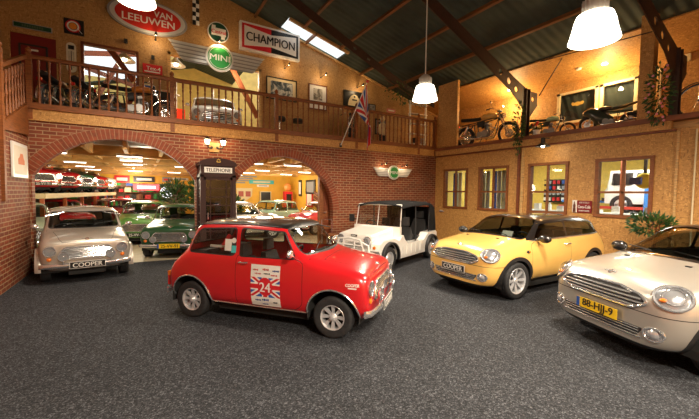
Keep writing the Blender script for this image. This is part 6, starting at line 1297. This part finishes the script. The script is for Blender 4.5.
# open wooden door and stool at the right arch jamb
t = thing('panelled_door', 'open orange wooden panelled door just inside the right arch', 'door', (4.68, 9.64, 0)); mb = MB(); mb.bb((0, 0, 0), (.10, .12, 2.55)); mb.bb((.10, .03, 0), (.62, .08, 2.55)); P_(mb, 'leaf', WD, t)
for z0, z1 in ((.2, .95), (1.15, 1.75), (1.9, 2.3)): mb = MB(); mb.bb((.16, .02, z0), (.56, .03, z1)); P_(mb, 'panel', WDD, t)
mb = MB(); mb.tube([(.14, .03, 1.1), (.14, -.03, 1.1), (.24, -.03, 1.1)], .012, 6); P_(mb, 'door_handle', CHROME, t)
t = thing('side_chair', 'small wooden chair with chrome back beside the wooden door', 'chair', (4.75, 9.05, 0)); 
for x in (-.17, .17):
    for y in (-.17, .17): mb = MB(); mb.cyl((x, y, 0), (x, y, .45), .015, n=6); P_(mb, 'leg', CHROME, t)
mb = MB(); mb.bb((-.2, -.2, .45), (.2, .2, .49)); P_(mb, 'seat', WD, t)
mb = MB(); mb.tube([(-.17, .18, .45), (-.17, .2, .9), (.17, .2, .9), (.17, .18, .45)], .014, 6); P_(mb, 'back_frame', CHROME, t)
mb = MB(); mb.bb((-.15, .19, .62), (.15, .21, .72)); P_(mb, 'back_rail', WD, t)
# ceiling lights in the showroom
n_ = 0
for y in (10.9, 12.4, 14.3, 16.6, 19.0):
    for x in (-3.4, -1.9, -.3, 1.3, 3.0, 4.3, 6.2):
        if (n_*7+int(x*3)) % 5 == 1: n_ += 1; continue
        n_ += 1; mb = MB(); mb.bb((x-.3, y-.05, 2.60), (x+.3, y+.05, 2.66)); f = thing('ceiling_light', 'slim glowing ceiling light between the showroom joists', 'lamp', (0, 0, 0), group='showroom ceiling lights'); P_(mb, 'housing', WHITE, f); mb = MB(); mb.bb((x-.28, y-.04, 2.585), (x+.28, y+.04, 2.60)); P_(mb, 'diffuser', EMB, f)
# ------------------------------------------------------------ workshop behind the right wall
t = thing('car_lift', 'blue and red car lift inside the workshop window', 'lift', (12.0, 4.3, 0)); LB = mat('lift_blue', (.05, .22, .62), .4); LR = mat('lift_red', (.60, .05, .03), .4)
mb = MB(); mb.bb((-.1, -.55, 0), (.15, -.30, 2.15)); P_(mb, 'post', LB, t)
mb = MB(); mb.bb((.9, -.9, 1.50), (1.05, 2.4, 1.58)); P_(mb, 'arm', LB, t); mb = MB(); mb.bb((-.05, -.6, 1.34), (.05, 2.0, 1.42)); P_(mb, 'cross_beam', LR, t); mb = MB(); mb.bb((-.1, .18, 0), (0, .28, 2.9)); P_(mb, 'pillar', WDD, t)
# boxy off-road car on the lift
t = thing('off_road_car', 'white boxy off-road car raised on the workshop lift', 'car', (12.8, 3.95, 1.20), rad(-90)); t.scale = (.85, .85, .85)
mb = MB(); mb.loft([[(x, -.75, .35), (x, -.78, .8), (x, -.62, t_), (x, .62, t_), (x, .78, .8), (x, .75, .35)] for x, t_ in ((1.7, .9), (.8, .98), (.45, 1.05), (.25, 1.5), (-1.2, 1.52), (-1.3, .9))]); P_(mb, 'body', P_WHT, t, 30)
for s_ in (-1, 1):
    mb = MB(); mb.prism([(.30, s_*.735, 1.0), (.12, s_*.66, 1.42), (-.4, s_*.66, 1.42), (-.4, s_*.735, 1.0)], (0, s_*.03, 0)); mb.prism([(-.5, s_*.735, 1.0), (-.5, s_*.66, 1.42), (-1.1, s_*.66, 1.42), (-1.1, s_*.735, 1.0)], (0, s_*.03, 0)); P_(mb, 'side_window', BPLATE, t)
    for x in (1.1, -.8): wheel(t, (x, s_*.68, .32), .34, .2, s_, 'steel', .55)
mb = MB(); mb.bb((-1.42, -.7, .42), (-1.3, .7, .55)); P_(mb, 'bumper', BLACK, t)
t = thing('hose_reel', 'yellow and blue hose reel hanging in the workshop window', 'hose reel', (11.0, 3.70, 2.12)); mb = MB(); mb.torus((0, 0, 0), (1, 0, 0), .17, .035, 28, 8); mb.lathe([(.16, -.03), (.16, .03)], (0, 0, 0), (1, 0, 0), 24); P_(mb, 'hose_drum', mat('reel_yellow', (.85, .62, .03), .4), t); mb = MB(); mb.bb((-.12, .04, -.09), (-.02, .28, .09)); P_(mb, 'motor_box', BLUE, t); mb = MB(); mb.bb((-.02, -.03, .2), (.04, .03, .9)); P_(mb, 'hanger', BLACK, t)
t = thing('workbench', 'long white workbench under the workshop window', 'bench', (11.4, 5.0, 0)); mb = MB(); mb.bb((-.35, -2.4, 1.18), (.3, 4.0, 1.24)); P_(mb, 'top', WHITE, t); mb = MB(); mb.bb((-.3, -2.3, 0), (.25, 3.9, 1.18)); P_(mb, 'cabinet', GREY, t)
rnd = random.Random(5)
for i in range(14):
    y = 2.9+i*.37; k = rnd.randrange(6); h_ = rnd.uniform(.08, .26); mb = MB(); mb.lathe([(.05, 0), (.055, h_*.7), (.025, h_*.85), (.025, h_)], (11.25+rnd.uniform(-.1, .1), y, 1.24), n=10) if i % 2 else mb.box((11.25, y, 1.24+h_/2), (.14, .18, h_)); single(mb, 'workshop_can' if i % 2 else 'tool_box', [REDP, WHITE, CREAM, BLUE, BLACK, GREY][k], 'can or tool box standing on the white workbench', 'container', 'cans and boxes on the workbench')
# tall upright panels just behind the two far windows
cl = [('cream', CREAM), ('blue', BLUE), ('grey', mat('locker_grey', (.30, .34, .34), .5)), ('pale green', mat('panel_green', (.42, .46, .34), .5))]; od = [0, 1, 2, 3, 2, 1, 2, 3, 0, 1, 3, 2, 0, 3, 1, 2, 3]
for i in range(15):
    k = od[i]; y = 6.30+i*.197; mb = MB(); mb.bb((9.9+.05*(i % 3), y, 0), (9.94+.05*(i % 3), y+(.07 if k == 1 else .12), 2.5)); single(mb, 'tall_panel', cl[k][1], cl[k][0]+' tall narrow panel standing behind the two far windows', 'panel', 'tall %s panels behind the far windows' % cl[k][0])
t = thing('wall_rack', 'cluttered tool rack on the yellow workshop wall', 'rack', (13.9, 7.3, 2.0)); mb = MB(); mb.bb((-.05, -.9, -.55), (0, .6, .35)); P_(mb, 'panel', BPLATE, t)
rnd = random.Random(8)
for i in range(36): mb = MB(); mb.box((-.09, -.85+(i % 9)*.17, -.42+(i//9)*.22), (.06, .10, .13)); P_(mb, 'hanging_tool', [REDP, WHITE, BLUE, GREY, GOLD][rnd.randrange(5)], t)
WARM = (1, .85, .66)
for p, e, k in (((4.70, 2.15, 3.48), 420, 45), ((5.33, 5.74, 3.66), 420, 40), ((-.05, 6.47, 4.54), 420, 40), ((1.2, -1.6, 4.2), 1100, 60), ((6.0, -2.5, 4.2), 1000, 60), ((3, -5.5, 4.2), 800, 80)):
    lamp('SPOT', p, e*1.35, WARM, .22, (p[0], p[1], 0), 168); lamp('POINT', p, k*.8, WARM, .22)
pendant('glowing pendant lamp behind the viewer on the left', 1.2, -1.6, 4.44); pendant('glowing pendant lamp behind the viewer on the right', 6.0, -2.5, 4.44); pendant('glowing pendant lamp at the front wall', 3, -5.5, 4.44)  # unseen lamps added behind the camera to light the near sides
for x in (-3.5, 0, 3.5, 6.3):
    for y in (11.5, 14.5, 17.8): lamp('POINT', (x, y, 2.1), 70, (1, .86, .62), .3)
for y in (20.5, 23): lamp('POINT', (-.5, y, 2.1), 70, (1, .86, .62), .3)
lamp('AREA', (-1, 25.4, 2.5), 60, (1, .84, .58), 1.0, (-1, 25.4, 0))
for y, e in ((4.6, 80), (7.4, 80)): 
    lamp('POINT', (10.7, y, 4.78), e, (1, .70, .32), .05)
    mb = MB(); mb.lathe([(.07, 0), (.07, .03), (.001, .04)], (10.7, y, RZ(10.7)-.04), (0, 0, -1), 14); single(mb, 'recess_light', EMW, 'small round light in the boarded slope over the %s motorcycle' % ('sports' if y < 5 else 'yellow'), 'lamp')
lamp('POINT', (2.6, 12.3, 5.6), 90, (1, .88, .66), .2)  # fill light without a fitting, added to brighten the upstairs car and room
for x in (-1, 3, 6.5): lamp('POINT', (x, 14.6, 5.7), 110, (1, .86, .58), .2)
for y in (1, 4, 7.5): lamp('AREA', (11.6, y, 2.95), 130, (1, .98, .88), 1.5, (12, y, 0))
lamp('AREA', (12.2, 5.0, 6.0), 60, (.85, .92, 1), 2, (11.8, 5, 4))  # fill light added to brighten the sheet outside the mezzanine windows

t = thing('ceiling_spot', 'small black spot lamp on the roof purlin aimed at the upstairs car', 'lamp', (1.6, 9.6, RZ(1.6)-.12)); mb = MB(); mb.cyl((0, 0, .10), (0, 0, -.06), .015, n=6); P_(mb, 'stem', BLACK, t); mb = MB(); mb.lathe([(.03, -.10), (.07, .02), (.07, .06)], (0, 0, -.12), (.1, .35, -.9), 14); P_(mb, 'shade', BLACK, t); mb = MB(); mb.sph((.006, .02, -.16), .035, 8, 6); P_(mb, 'bulb', EMW, t)  # added spot fitting, put in only to brighten the white upstairs car
lamp('SPOT', (1.62, 9.66, RZ(1.6)-.36), 260, (1, .88, .68), .06, (1.95, 11.0, 4.0), 50)
